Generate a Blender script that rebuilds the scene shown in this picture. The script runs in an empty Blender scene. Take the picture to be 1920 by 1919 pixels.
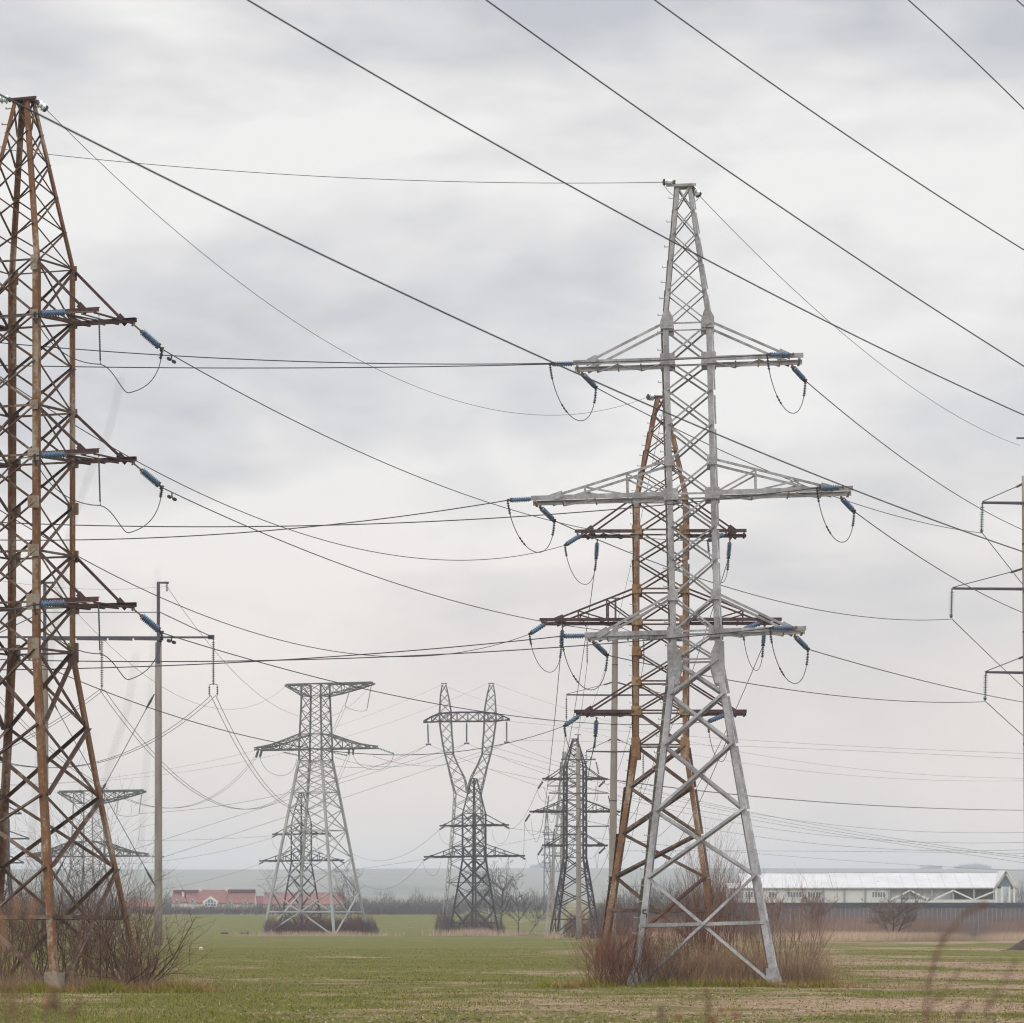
import bpy, math, random
import numpy as np
from mathutils import Vector, Matrix, Quaternion

S = bpy.context.scene
COL = S.collection
# ------------------------------------------------------------------ camera, sky, sun, exposure
F = 7500.0          # focal length in photo pixels (photo 1920 wide)
HZ = 1732.0         # photo row of the horizon
EYE = 1.88
cam_d = bpy.data.cameras.new("camera")
cam = bpy.data.objects.new("camera", cam_d)
COL.objects.link(cam)
cam.location = (0, 0, EYE)
cam.rotation_euler = (math.radians(90), 0, 0)
cam_d.sensor_fit = 'HORIZONTAL'
cam_d.sensor_width = 36.0
cam_d.lens = F / 1920 * 36.0
cam_d.shift_y = (HZ - 959.5) / 1920
cam_d.clip_start = 0.5
cam_d.clip_end = 9000
cam_d.dof.use_dof = True
cam_d.dof.focus_distance = 150
cam_d.dof.aperture_fstop = 5.0
S.camera = cam
S.render.resolution_x = 1024
S.render.resolution_y = 1023
S.render.engine = 'CYCLES'
S.cycles.use_denoising = True
S.cycles.denoising_prefilter = 'ACCURATE'
S.cycles.denoising_input_passes = 'RGB_ALBEDO_NORMAL'
S.cycles.use_adaptive_sampling = False
S.cycles.denoiser = 'OPENIMAGEDENOISE'
S.cycles.max_bounces = 6
S.cycles.diffuse_bounces = 2
S.cycles.glossy_bounces = 2
S.cycles.transmission_bounces = 3
S.cycles.volume_bounces = 0
S.cycles.filter_width = 1.15
S.cycles.transparent_max_bounces = 6
S.view_settings.view_transform = 'Standard'
S.view_settings.look = 'None'
S.view_settings.exposure = 0.0
S.view_settings.gamma = 1.0

SUN_EL, SUN_AZ = math.radians(42), math.radians(215)
world = bpy.data.worlds.new("World")
S.world = world
world.use_nodes = True
nt = world.node_tree
nt.nodes.clear()
def wn(t, **k):
    n = nt.nodes.new(t)
    for a, b in k.items(): setattr(n, a, b)
    return n
w_out = wn('ShaderNodeOutputWorld'); w_bg = wn('ShaderNodeBackground')
w_bg.inputs['Strength'].default_value = 0.1
w_sky = wn('ShaderNodeTexSky', sky_type='NISHITA')
w_sky.sun_disc = False; w_sky.sun_elevation = SUN_EL; w_sky.sun_rotation = SUN_AZ
w_sky.dust_density = 2.0
w_tc = wn('ShaderNodeTexCoord')
def cloud_noise(scale, zs, detail, seed, dist=0.0):
    m = wn('ShaderNodeMapping')
    m.inputs['Location'].default_value = (seed, seed * .7, seed * .3)
    m.inputs['Scale'].default_value = (scale, scale, scale * zs)
    nt.links.new(w_tc.outputs['Generated'], m.inputs['Vector'])
    n = wn('ShaderNodeTexNoise')
    n.inputs['Scale'].default_value = 1.0; n.inputs['Detail'].default_value = detail
    n.inputs['Roughness'].default_value = 0.5; n.inputs['Distortion'].default_value = dist
    nt.links.new(m.outputs[0], n.inputs['Vector'])
    return n.outputs['Fac']
def wmath(op, a, b=None, clamp=False):
    n = wn('ShaderNodeMath', operation=op); n.use_clamp = clamp
    for i, v in enumerate((a, b)):
        if v is None: continue
        if isinstance(v, (int, float)): n.inputs[i].default_value = v
        else: nt.links.new(v, n.inputs[i])
    return n.outputs[0]
def wramp(fac, stops):
    r = wn('ShaderNodeValToRGB')
    e = r.color_ramp.elements
    while len(e) < len(stops): e.new(0.5)
    for i, (p, c) in enumerate(stops):
        e[i].position = p; e[i].color = (*c, 1)
    nt.links.new(fac, r.inputs['Fac'])
    return r.outputs['Color']
def wmix(fac, a, b, kind='MIX'):
    n = wn('ShaderNodeMix', data_type='RGBA', blend_type=kind)
    for i, v in ((0, fac), (6, a), (7, b)):
        if isinstance(v, (int, float)): n.inputs[i].default_value = v
        elif isinstance(v, tuple): n.inputs[i].default_value = (*v, 1)
        else: nt.links.new(v, n.inputs[i])
    return n.outputs[2]
n1 = cloud_noise(7.0, 2.3, 4.0, 3.1, 0.3)
n2 = cloud_noise(34.0, 2.6, 3.0, 8.4, 0.2)
mixn = wmath('ADD', wmath('MULTIPLY', n1, 0.80), wmath('MULTIPLY', n2, 0.20))
cl_hi = wramp(mixn, [(0.36, (.575, .59, .63)), (0.465, (.765, .755, .76)), (0.575, (.94, .922, .905))])
cl_lo = wramp(mixn, [(0.38, (.845, .78, .74)), (0.60, (.985, .88, .80))])
w_sep = wn('ShaderNodeSeparateXYZ')
nt.links.new(w_tc.outputs['Generated'], w_sep.inputs[0])
elev = wn('ShaderNodeMapRange', interpolation_type='SMOOTHSTEP')
elev.inputs[1].default_value = 0.03; elev.inputs[2].default_value = 0.13
nt.links.new(w_sep.outputs['Z'], elev.inputs[0])
clouds = wmix(elev.outputs[0], cl_lo, cl_hi)
# an overcast dome is brighter overhead than near the horizon
zen = wn('ShaderNodeMapRange', interpolation_type='SMOOTHSTEP')
zen.inputs[1].default_value = 0.26; zen.inputs[2].default_value = 0.9
zen.inputs[3].default_value = 1.0; zen.inputs[4].default_value = 2.45
nt.links.new(w_sep.outputs['Z'], zen.inputs[0])
scl = wn('ShaderNodeVectorMath', operation='SCALE')
nt.links.new(clouds, scl.inputs[0])
nt.links.new(wmath('MULTIPLY', zen.outputs[0], 10.0), scl.inputs['Scale'])
final = wmix(0.95, w_sky.outputs['Color'], scl.outputs[0])
nt.links.new(final, w_bg.inputs['Color'])
nt.links.new(w_bg.outputs[0], w_out.inputs['Surface'])

sun_d = bpy.data.lights.new("sun", 'SUN')
sun_d.energy = 0.8; sun_d.angle = math.radians(14); sun_d.color = (1, .96, .9)
sun = bpy.data.objects.new("sun", sun_d); COL.objects.link(sun)
sd = Vector((math.sin(SUN_AZ) * math.cos(SUN_EL), math.cos(SUN_AZ) * math.cos(SUN_EL), math.sin(SUN_EL)))
sun.rotation_euler = sd.to_track_quat('Z', 'Y').to_euler()
sun.location = sd * 200

# ------------------------------------------------------------------ helpers
def P(px, py, Y):
    """the point at distance Y that the photograph shows at pixel px, py"""
    return Vector(((px - 960) / F * Y, Y, EYE + (HZ - py) / F * Y))
def zat(py, Y): return EYE + (HZ - py) / F * Y

def tag(o, label=None, cat=None, group=None, kind=None):
    if label: o['label'] = label
    if cat: o['category'] = cat
    if group: o['group'] = group
    if kind: o['kind'] = kind
    return o
def thing(name, label, cat, loc=(0, 0, 0), group=None, mat=None):
    o = bpy.data.objects.new(name, None)
    o.empty_display_size = 0.3
    COL.objects.link(o)
    if mat is not None: o.matrix_world = mat
    else: o.location = loc
    return tag(o, label, cat, group)

class MB:
    """collects shapes and links them as one mesh object"""
    def __init__(s): s.v = []; s.f = []; s.sm = False
    def add(s, vs, fs):
        n = len(s.v); s.v.extend([tuple(v) for v in vs]); s.f.extend([tuple(i + n for i in f) for f in fs])
    def box(s, c, d, rot=None):
        c = Vector(c); h = Vector(d) * .5
        vs = []
        for x in (-1, 1):
            for y in (-1, 1):
                for z in (-1, 1):
                    p = Vector((x * h.x, y * h.y, z * h.z))
                    if rot: p = rot @ p
                    vs.append(c + p)
        s.add(vs, [(0, 1, 3, 2), (4, 6, 7, 5), (0, 4, 5, 1), (2, 3, 7, 6), (0, 2, 6, 4), (1, 5, 7, 3)])
    def prof(s, p, q, pts, u, v):
        """extrude a profile (list of u,v offsets) from p to q"""
        p = Vector(p); q = Vector(q); n = len(pts)
        vs = [p + u * a + v * b for a, b in pts] + [q + u * a + v * b for a, b in pts]
        fs = [(i, (i + 1) % n, n + (i + 1) % n, n + i) for i in range(n)]
        fs += [tuple(range(n - 1, -1, -1)), tuple(range(n, 2 * n))]
        s.add(vs, fs)
    def bar(s, p, q, w, h=None, up=None):
        h = h or w
        p = Vector(p); q = Vector(q); d = (q - p)
        if d.length < 1e-6: return
        d.normalize()
        up = Vector(up) if up is not None else (Vector((0, 0, 1)) if abs(d.z) < .95 else Vector((0, 1, 0)))
        u = d.cross(up).normalized(); v = u.cross(d)
        s.prof(p, q, [(-w / 2, -h / 2), (w / 2, -h / 2), (w / 2, h / 2), (-w / 2, h / 2)], u, v)
    def ang(s, p, q, w, t, u, v):
        """L section: corner on the line, flanges along u and v"""
        s.prof(p, q, [(0, 0), (w, 0), (w, t), (t, t), (t, w), (0, w)], u, v)
    def tube(s, pts, rad, n=6, cap=True):
        pts = [Vector(p) for p in pts]; m = len(pts)
        if not isinstance(rad, (list, tuple)): rad = [rad] * m
        base = len(s.v)
        d0 = (pts[1] - pts[0]).normalized()
        a = Vector((0, 0, 1)) if abs(d0.z) < .9 else Vector((1, 0, 0))
        for i in range(m):
            d = (pts[min(i + 1, m - 1)] - pts[max(i - 1, 0)])
            if d.length < 1e-9: d = d0.copy()
            d.normalize()
            u = d.cross(a).normalized(); v = u.cross(d); a = v
            for k in range(n):
                t = 2 * math.pi * k / n
                s.v.append(tuple(pts[i] + (u * math.cos(t) + v * math.sin(t)) * rad[i]))
        for i in range(m - 1):
            for k in range(n):
                b = base + i * n
                s.f.append((b + k, b + (k + 1) % n, b + n + (k + 1) % n, b + n + k))
        if cap:
            s.f.append(tuple(base + k for k in range(n - 1, -1, -1)))
            s.f.append(tuple(base + (m - 1) * n + k for k in range(n)))
    def lathe(s, prof, n=10):
        """revolve (x, r) pairs about +X"""
        base = len(s.v)
        for x, r in prof:
            for k in range(n):
                t = 2 * math.pi * k / n
                s.v.append((x, r * math.cos(t), r * math.sin(t)))
        for i in range(len(prof) - 1):
            for k in range(n):
                b = base + i * n
                s.f.append((b + k, b + n + k, b + n + (k + 1) % n, b + (k + 1) % n))
        s.f.append(tuple(base + k for k in range(n)))
        s.f.append(tuple(base + (len(prof) - 1) * n + k for k in range(n - 1, -1, -1)))
    def mesh(s, name, m):
        me = bpy.data.meshes.new(name)
        me.from_pydata(s.v, [], s.f)
        me.materials.append(m)
        if s.sm:
            me.polygons.foreach_set('use_smooth', [True] * len(me.polygons))
        me.update()
        return me
    def build(s, name, m, parent=None, loc=None):
        if not s.v: return None
        o = bpy.data.objects.new(name, s.mesh(name, m))
        COL.objects.link(o)
        if parent is not None: o.parent = parent
        if loc is not None: o.location = loc
        return o

# ------------------------------------------------------------------ materials
class NT:
    def __init__(s, name):
        s.m = bpy.data.materials.new(name); s.m.use_nodes = True
        s.t = s.m.node_tree; s.b = s.t.nodes['Principled BSDF']
    def n(s, t, **k):
        n = s.t.nodes.new(t)
        for a, b in k.items(): setattr(n, a, b)
        return n
    def set(s, sock, v):
        if isinstance(v, (int, float)): sock.default_value = v
        elif isinstance(v, tuple): sock.default_value = (*v, 1) if len(v) == 3 and sock.type == 'RGBA' else v
        else: s.t.links.new(v, sock)
    def coord(s, scale=(1, 1, 1), which='Object'):
        tc = s.n('ShaderNodeTexCoord'); mp = s.n('ShaderNodeMapping')
        mp.inputs['Scale'].default_value = scale
        s.t.links.new(tc.outputs[which], mp.inputs['Vector'])
        return mp.outputs[0]
    def noise(s, co, scale, detail=4, rough=.55, dist=0.0):
        n = s.n('ShaderNodeTexNoise')
        s.set(n.inputs['Vector'], co); n.inputs['Scale'].default_value = scale
        n.inputs['Detail'].default_value = detail; n.inputs['Roughness'].default_value = rough
        n.inputs['Distortion'].default_value = dist
        return n.outputs['Fac']
    def ramp(s, fac, stops, mode='LINEAR'):
        r = s.n('ShaderNodeValToRGB'); e = r.color_ramp.elements
        r.color_ramp.interpolation = mode
        while len(e) < len(stops): e.new(.5)
        for i, (p, c) in enumerate(stops):
            e[i].position = p
            e[i].color = (*c, 1) if isinstance(c, tuple) else (c, c, c, 1)
        s.set(r.inputs['Fac'], fac)
        return r.outputs['Color']
    def mix(s, f, a, b, kind='MIX'):
        n = s.n('ShaderNodeMix', data_type='RGBA', blend_type=kind)
        s.set(n.inputs[0], f); s.set(n.inputs[6], a); s.set(n.inputs[7], b)
        return n.outputs[2]
    def math(s, op, a, b=None):
        n = s.n('ShaderNodeMath', operation=op)
        s.set(n.inputs[0], a)
        if b is not None: s.set(n.inputs[1], b)
        return n.outputs[0]
    def bump(s, h, strength=.3, dist=.02):
        n = s.n('ShaderNodeBump'); n.inputs['Strength'].default_value = strength
        n.inputs['Distance'].default_value = dist
        s.set(n.inputs['Height'], h); s.t.links.new(n.outputs[0], s.b.inputs['Normal'])
    def done(s, col, rough=.7, metal=0.0, spec=None):
        s.set(s.b.inputs['Base Color'], col); s.set(s.b.inputs['Roughness'], rough)
        s.set(s.b.inputs['Metallic'], metal)
        if spec is not None: s.b.inputs['Specular IOR Level'].default_value = spec
        return s.m
def m_plain(name, col, rough=.7, metal=0.0, var=.25, scale=3.0, spec=None):
    k = NT(name); co = k.coord()
    f = k.noise(co, scale, 5, .6)
    lo = tuple(c * (1 - var) for c in col); hi = tuple(min(1, c * (1 + var)) for c in col)
    return k.done(k.ramp(f, [(.3, lo), (.7, hi)]), rough, metal, spec)
def m_steel(name, base, dirt, amount=.5, rough=.55, sc=1.0):
    """weathered steel: a base coat, streaks along the member, specks"""
    k = NT(name); co = k.coord((1, 1, .35))
    a = k.noise(co, 1.3 * sc, 6, .65); b = k.noise(k.coord(), 9 * sc, 5, .7)
    f = k.math('ADD', k.math('MULTIPLY', a, .65), k.math('MULTIPLY', b, .35))
    c = k.ramp(f, [(.5 - amount * .28, dirt[0]), (.5, dirt[1]), (.5 + (1 - amount) * .2 + .03, base), (.80, tuple(min(1, x * 1.12) for x in base))])
    k.bump(b, .25, .01)
    return k.done(c, rough, 0.0, .35)
M = {}
M['silver'] = m_steel('silver_paint', (.455, .458, .48), ((.13, .125, .13), (.30, .30, .315)), .55, .5)
M['silver_low'] = M['silver']
M['rust'] = m_steel('rusty_steel', (.215, .17, .135), ((.042, .027, .028), (.095, .055, .042)), .66, .85)
M['rust_leg'] = m_steel('rusty_leg_steel', (.34, .285, .23), ((.075, .034, .022), (.185, .092, .043)), .62, .85)
M['rust_dark'] = m_steel('dark_rusty_steel', (.10, .055, .05), ((.032, .018, .022), (.065, .032, .034)), .6, .8)
M['plate'] = m_steel('zinc_plate', (.33, .30, .255), ((.15, .085, .045), (.25, .20, .15)), .5, .7)
M['rust_plate'] = m_steel('rusty_plate', (.34, .27, .18), ((.12, .06, .03), (.26, .14, .065)), .6, .8)
M['galv_far'] = m_steel('grey_galvanised_steel', (.135, .14, .135), ((.05, .052, .052), (.09, .092, .09)), .5, .6, .4)
M['galv_pale'] = m_steel('pale_painted_steel', (.42, .42, .415), ((.22, .22, .22), (.33, .33, .325)), .45, .6, .4)
M['galv_hazed'] = m_plain('haze_paled_steel', (.20, .205, .20), .7, 0, .25, 1.5)  # galvanised grey made paler, fading into haze put into the colour
M['dark_far'] = m_steel('dark_weathered_steel', (.042, .032, .034), ((.016, .012, .015), (.028, .02, .024)), .5, .75, .4)
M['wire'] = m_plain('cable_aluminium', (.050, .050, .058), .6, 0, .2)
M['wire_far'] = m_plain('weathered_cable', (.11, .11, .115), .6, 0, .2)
M['blue'] = m_plain('blue_glazed_insulator', (.085, .15, .25), .25, 0, .3, 9)
M['darkblue'] = m_plain('slate_insulator', (.05, .055, .09), .35, 0, .15, 8)
M['green_ins'] = m_plain('green_glass_insulator', (.07, .22, .19), .25, 0, .2, 8)
M['dark_ins'] = m_plain('dark_insulator', (.028, .045, .045), .4, 0, .2, 8)
kg = NT('clear_greenish_glass'); kg.b.inputs['Transmission Weight'].default_value = .75
M['glass_ins'] = kg.done((.55, .70, .66), .08)
M['fitting'] = m_plain('dark_iron_fitting', (.045, .04, .045), .6, 0, .3)
M['rope'] = m_plain('rusty_link', (.14, .10, .075), .8, 0, .3)
kc = NT('weathered_concrete'); co = kc.coord((1, 1, .15))
fc = kc.noise(co, 2.2, 6, .65)
kc.bump(kc.noise(kc.coord(), 14, 4), .2, .02)
M['concrete'] = kc.done(kc.ramp(fc, [(.3, (.175, .15, .13)), (.5, (.25, .22, .19)), (.72, (.32, .29, .26))]), .9)
M['pole_metal'] = m_plain('dark_painted_metal', (.06, .055, .075), .6, 0, .25, 2)

# ------------------------------------------------------------------ ground
def sstep(a, b, x):
    t = min(1, max(0, (x - a) / (b - a))); return t * t * (3 - 2 * t)
def gz(Y):
    """the plain is level, then climbs gently to the edge of the fields"""
    return 4.0 * sstep(620, 960, Y) + 5.0 * sstep(960, 1420, Y) + (sstep(1420, 6200, Y) ** 1.25) * 74
def gzn(Y):
    def ss(a, b): 
        t = np.clip((Y - a) / (b - a), 0, 1); return t * t * (3 - 2 * t)
    return 4.0 * ss(620, 960) + 5.0 * ss(960, 1420) + ss(1420, 6200) ** 1.25 * 74
rngn = np.random.default_rng(5)
MOUNDS = [(-14.2, 112.6, 5.4, 2.6, .22), (6.3, 120.2, 4.1, 2.4, .12)]
def mound_h(x, y):
    h = 0
    for cx, cy, rx, ry, a in MOUNDS:
        d = ((x - cx) / rx) ** 2 + ((y - cy) / ry) ** 2
        h = h + a * np.exp(-d ** 2)
    return h
def grid_obj(name, xs, ys, zf, m, kind='structure'):
    X, Yg = np.meshgrid(xs, ys)
    Z = zf(X, Yg)
    v = np.stack([X, Yg, Z], -1).reshape(-1, 3)
    nx, ny = len(xs), len(ys)
    i = np.arange((ny - 1) * (nx - 1)); r, c = i // (nx - 1), i % (nx - 1)
    a = r * nx + c
    f = np.stack([a, a + 1, a + nx + 1, a + nx], -1)
    me = bpy.data.meshes.new(name)
    me.vertices.add(len(v)); me.vertices.foreach_set('co', v.ravel())
    me.loops.add(f.size); me.loops.foreach_set('vertex_index', f.ravel())
    me.polygons.add(len(f)); me.polygons.foreach_set('loop_start', np.arange(0, f.size, 4))
    me.polygons.foreach_set('use_smooth', np.ones(len(f), bool))
    me.update(calc_edges=True); me.validate()
    me.materials.append(m)
    o = bpy.data.objects.new(name, me); COL.objects.link(o)
    tag(o, kind=kind)
    return o
def snoise(x, y, seed, k=5):
    """cheap smooth noise, sum of sines"""
    r = np.random.default_rng(seed); t = 0
    for j in range(k):
        a = r.uniform(0, 6.28); w = r.uniform(.6, 1.7); p = r.uniform(0, 6.28)
        t = t + np.sin((x * math.cos(a) + y * math.sin(a)) * w + p)
    return t / k

kg_ = NT('winter_crop_field')
c1 = kg_.coord((1, .55, 1))
big = kg_.noise(c1, .055, 5, .62, .5)
mid = kg_.noise(c1, .42, 6, .68, .4)
fine = kg_.noise(kg_.coord(), 5.0, 6, .75)
f1 = kg_.math('ADD', kg_.math('MULTIPLY', big, .55), kg_.math('ADD', kg_.math('MULTIPLY', mid, .33), kg_.math('MULTIPLY', fine, .12)))
geo = kg_.n('ShaderNodeNewGeometry'); sp = kg_.n('ShaderNodeSeparateXYZ')
kg_.t.links.new(geo.outputs['Position'], sp.inputs[0])
# more bare stubble close by and to the right, closed green further out
near = kg_.n('ShaderNodeMapRange'); near.inputs[1].default_value = 78; near.inputs[2].default_value = 300
near.inputs[3].default_value = .03; near.inputs[4].default_value = -.03
kg_.t.links.new(sp.outputs['Y'], near.inputs[0])
rgt = kg_.n('ShaderNodeMapRange'); rgt.inputs[1].default_value = -4; rgt.inputs[2].default_value = 16
rgt.inputs[3].default_value = -.035; rgt.inputs[4].default_value = .055
kg_.t.links.new(sp.outputs['X'], rgt.inputs[0])
f2 = kg_.math('ADD', f1, kg_.math('ADD', near.outputs[0], rgt.outputs[0]))
green = kg_.ramp(kg_.math('ADD', kg_.math('MULTIPLY', fine, .6), kg_.math('MULTIPLY', mid, .4)),
                 [(.34, (.055, .056, .011)), (.5, (.108, .106, .019)), (.66, (.175, .158, .042))])
straw = kg_.ramp(kg_.noise(kg_.coord((1, .6, 1)), 3.2, 7, .8), [(.33, (.095, .058, .038)), (.47, (.235, .16, .105)), (.62, (.37, .28, .19))])
colr = kg_.mix(kg_.ramp(f2, [(.508, 0.0), (.57, 1.0)]), green, straw)
kg_.bump(fine, .8, .08)
M['ground'] = kg_.done(colr, .95, 0, .1)
def gys():
    y = [-30.0]
    while y[-1] < 1440: y.append(y[-1] + (1.2 if 70 < y[-1] < 140 else max(2.5, abs(y[-1]) * .03)))
    return np.array(y)
def gxs():
    x = list(np.arange(-30, 30.1, 1.0)); s_ = 2.0; a = 30
    while a < 900: a += s_; x = [-a] + x + [a]; s_ *= 1.18
    return np.array(x)
def zground(X, Y):
    fade = np.clip(1 - (np.abs(X) - 60) / 60, 0, 1)
    return gzn(Y) + mound_h(X, Y) + .05 * snoise(X * .5, Y * .5, 3) * fade
grid_obj('ground', gxs(), gys(), zground, M['ground'])
def zg(x, y): return float(zground(np.array(float(x)), np.array(float(y))))

kh = NT('far_hillside')
hc = kh.coord((1, .6, 1))
h1 = kh.noise(hc, .004, 4, .55, .4); h2 = kh.noise(hc, .02, 5, .6)
kh_c = kh.ramp(kh.math('ADD', kh.math('MULTIPLY', h1, .7), kh.math('MULTIPLY', h2, .3)),
               [(.36, (.09, .10, .08)), (.47, (.14, .145, .09)), (.54, (.21, .18, .135)), (.66, (.13, .14, .08))])
M['hill'] = kh.done(kh_c, .95, 0, .1)
def zhill(X, Y):
    return gzn(Y) - .6 + sum(np.exp(-((Y - 5900) / 1300) ** 2) * a for a in
        (3.0 * snoise(X * .0035, Y * .002, 11), 1.1 * snoise(X * .014, Y * .006, 12))) + np.where(Y > 6200, -(Y - 6200) * .02, 0)
grid_obj('hills', np.linspace(-1900, 1900, 260), np.linspace(1400, 7000, 130), zhill, M['hill'])

# ------------------------------------------------------------------ lattice towers
def lattice(quads, leg_w, br_w, horiz=(), L=True, leg_t=.018, br_t=.012, skip=(), style='X', hw=None, first_mid=False):
    """legs and face bracing between successive four-corner levels"""
    n = len(quads)
    legs = [MB() for _ in range(4)]; br = [MB() for _ in range(4)]
    lw = leg_w if isinstance(leg_w, (list, tuple)) else [leg_w] * n
    for k in range(4):
        for i in range(n - 1):
            p, q = quads[i][k], quads[i + 1][k]
            if L:
                u = (quads[i][(k + 1) % 4] - p); v = (quads[i][(k + 3) % 4] - p)
                d = (q - p).normalized()
                u = (u - d * u.dot(d)).normalized(); v = (v - d * v.dot(d)).normalized()
                legs[k].ang(p, q + d * .004 * (i % 2), lw[i], leg_t, u, v)
            else:
                legs[k].bar(p, q, lw[i], lw[i], up=(0, 1, 0) if abs((q - p).normalized().y) < .9 else (0, 0, 1))
    for k in range(4):
        a, b = k, (k + 1) % 4
        for i in range(n - 1):
            A0, B0, A1, B1 = quads[i][a], quads[i][b], quads[i + 1][a], quads[i + 1][b]
            e0 = (B0 - A0); e1 = (B1 - A1)
            w0 = e0.length; w1 = e1.length
            if w0 < 1e-5: continue
            ee = e0.normalized()
            nrm = ee.cross((A1 + B1 - A0 - B0).normalized()).normalized()
            ins = min(lw[i] * .45, w0 * .2) if L else 0
            ins1 = min(lw[min(i + 1, n - 1)] * .45, w1 * .2) if L else 0
            a0 = A0 + ee * ins; b0 = B0 - ee * ins
            e1n = e1.normalized() if w1 > 1e-5 else ee
            a1 = A1 + e1n * ins1; b1 = B1 - e1n * ins1
            bw = br_w[i] if isinstance(br_w, (list, tuple)) else br_w
            def put(p, q, off, flip=1):
                if L:
                    d = (q - p).normalized(); u = nrm.cross(d).normalized()
                    br[k].ang(p + nrm * off - u * bw * .5, q + nrm * off - u * bw * .5, bw, br_t, u, nrm * -flip)
                else:
                    br[k].bar(p + nrm * off, q + nrm * off, bw, bw, up=nrm)
            if i not in skip:
                if style in ('X',) or (style == 'Z' and i % 2 == 0):
                    put(a0, b1, .012 if L else bw * .3, -1)
                if style in ('X',) or (style == 'Z' and i % 2 == 1):
                    put(b0, a1, -leg_t - .03 if L else -bw * .3, 1)
            if i in horiz:
                h_ = hw or bw
                if L:
                    br[k].ang(a0 + nrm * .026 + Vector((0, 0, -h_ / 2)), b0 + nrm * .026 + Vector((0, 0, -h_ / 2)), h_, br_t, Vector((0, 0, 1)), -nrm)
                else:
                    br[k].bar(a0, b0, h_, h_ * .8, up=nrm)
            if i == 0 and first_mid:
                pa = A0.lerp(A1, first_mid); pb = B0.lerp(B1, first_mid)
                e = (pb - pa).normalized()
                hh = bw * 1.15
                if L: br[k].ang(pa + e * ins + nrm * .03, pb - e * ins + nrm * .03, hh, br_t, Vector((0, 0, 1)), -nrm)
                else: br[k].bar(pa, pb, hh, hh, up=nrm)
    return legs, br
def sq(z, w, cx=0, cy=0, d=None):
    h = w / 2; g = (d if d is not None else w) / 2
    return [Vector((cx - h, cy - g, z)), Vector((cx + h, cy - g, z)), Vector((cx + h, cy + g, z)), Vector((cx - h, cy + g, z))]
def interp(tab, x):
    if x >= tab[0][0] and tab[0][0] > tab[-1][0] or x <= tab[0][0] and tab[0][0] < tab[-1][0]: return tab[0][1]
    for (a, va), (b, vb) in zip(tab, tab[1:]):
        if min(a, b) <= x <= max(a, b): return va + (vb - va) * (x - a) / (b - a)
    return tab[-1][1]

def arm_110(side, zc, zt, Lr, hx, hb, cw, tw, posts=(), Ls=True):
    """crossarm: two parallel channels, two sloping ties, plates and a zigzag between them"""
    b = MB(); s_ = side
    zc2 = zc - .0
    for sy in (-1, 1):
        y = sy * (hb + .03)
        b.bar((s_ * (hx - .05), y, zc), (s_ * Lr, y, zc), cw * .45, cw, up=(0, 0, 1))
        b.bar((s_ * (hx - .05), y - sy * cw * .3, zc + cw * .5 + .004), (s_ * Lr, y - sy * cw * .3, zc + cw * .5 + .004), cw * .9, .015, up=(0, 0, 1))
        xt = Lr * .84
        b.bar((s_ * hx, sy * hb, zt), (s_ * xt, y, zc + cw * .5), tw, tw * .9, up=(0, 1, 0))
        b.box((s_ * xt, y + sy * .05, zc + cw * .4), (cw * 3.2, .02, cw * 1.5), Matrix.Rotation(s_ * math.atan2(zt - zc, xt - hx), 3, 'Y'))
        prev = None
        for fx in posts:
            x = hx + (xt - hx) * fx
            zt_x = zt + (zc + cw * .5 - zt) * fx
            b.bar((s_ * x, y, zc), (s_ * x, y, zt_x), tw * .85, tw * .7, up=(0, 1, 0))
            x0 = hx if prev is None else prev
            b.bar((s_ * x0, y + .02, zc + .02), (s_ * x, y + .02, zt_x - .02), tw * .75, tw * .6, up=(0, 1, 0))
            prev = x
    # plan bracing below the channels, and the end plate
    xs = [hx + (Lr - .25 - hx) * t for t in (0, .28, .56, .82)]
    sg = -1
    for x0, x1 in zip(xs, xs[1:]):
        b.bar((s_ * x0, sg * hb, zc - cw * .65), (s_ * x1, -sg * hb, zc - cw * .8), tw * .6, tw * .5)
        b.bar((s_ * x1, -hb, zc - cw * .75), (s_ * x1, hb, zc - cw * .75), tw * .6, tw * .4)
        sg = -sg
    b.bar((s_ * (Lr - .12), -hb - .05, zc - cw * .72), (s_ * (Lr - .12), hb + .05, zc - cw * .72), cw * .6, .04)
    return b

def gusset(w, h, y, x, z, ny, shape='box'):
    """bolted plate on a front or rear face"""
    b = MB(); t = .014
    if shape == 'hex': pts = [(-.5, -.5), (.2, -.5), (.5, -.12), (.5, .2), (.1, .5), (-.5, .5)]
    elif shape == 'wing': pts = [(-.5, -.45), (.5, -.45), (.5, .1), (.22, .5), (-.22, .5), (-.5, -.1)]
    else: pts = [(-.5, -.44), (-.44, -.5), (.44, -.5), (.5, -.44), (.5, .44), (.44, .5), (-.44, .5), (-.5, .44)]
    n = len(pts)
    vs = [(x + a * w, y, z + c * h) for a, c in pts] + [(x + a * w, y + ny * t, z + c * h) for a, c in pts]
    fs = [tuple(range(n)), tuple(range(2 * n - 1, n - 1, -1))] + [(i, n + i, n + (i + 1) % n, (i + 1) % n) for i in range(n)]
    b.add(vs, fs)
    r = random.Random(int(z * 100) + int(x * 37))
    for i in range(-1, 2):
        for j in range(-1, 2):
            if r.random() < .75:
                b.box((x + i * w * .28, y + ny * (t + .008), z + j * h * .27), (.03, .016, .03))
    return b

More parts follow.
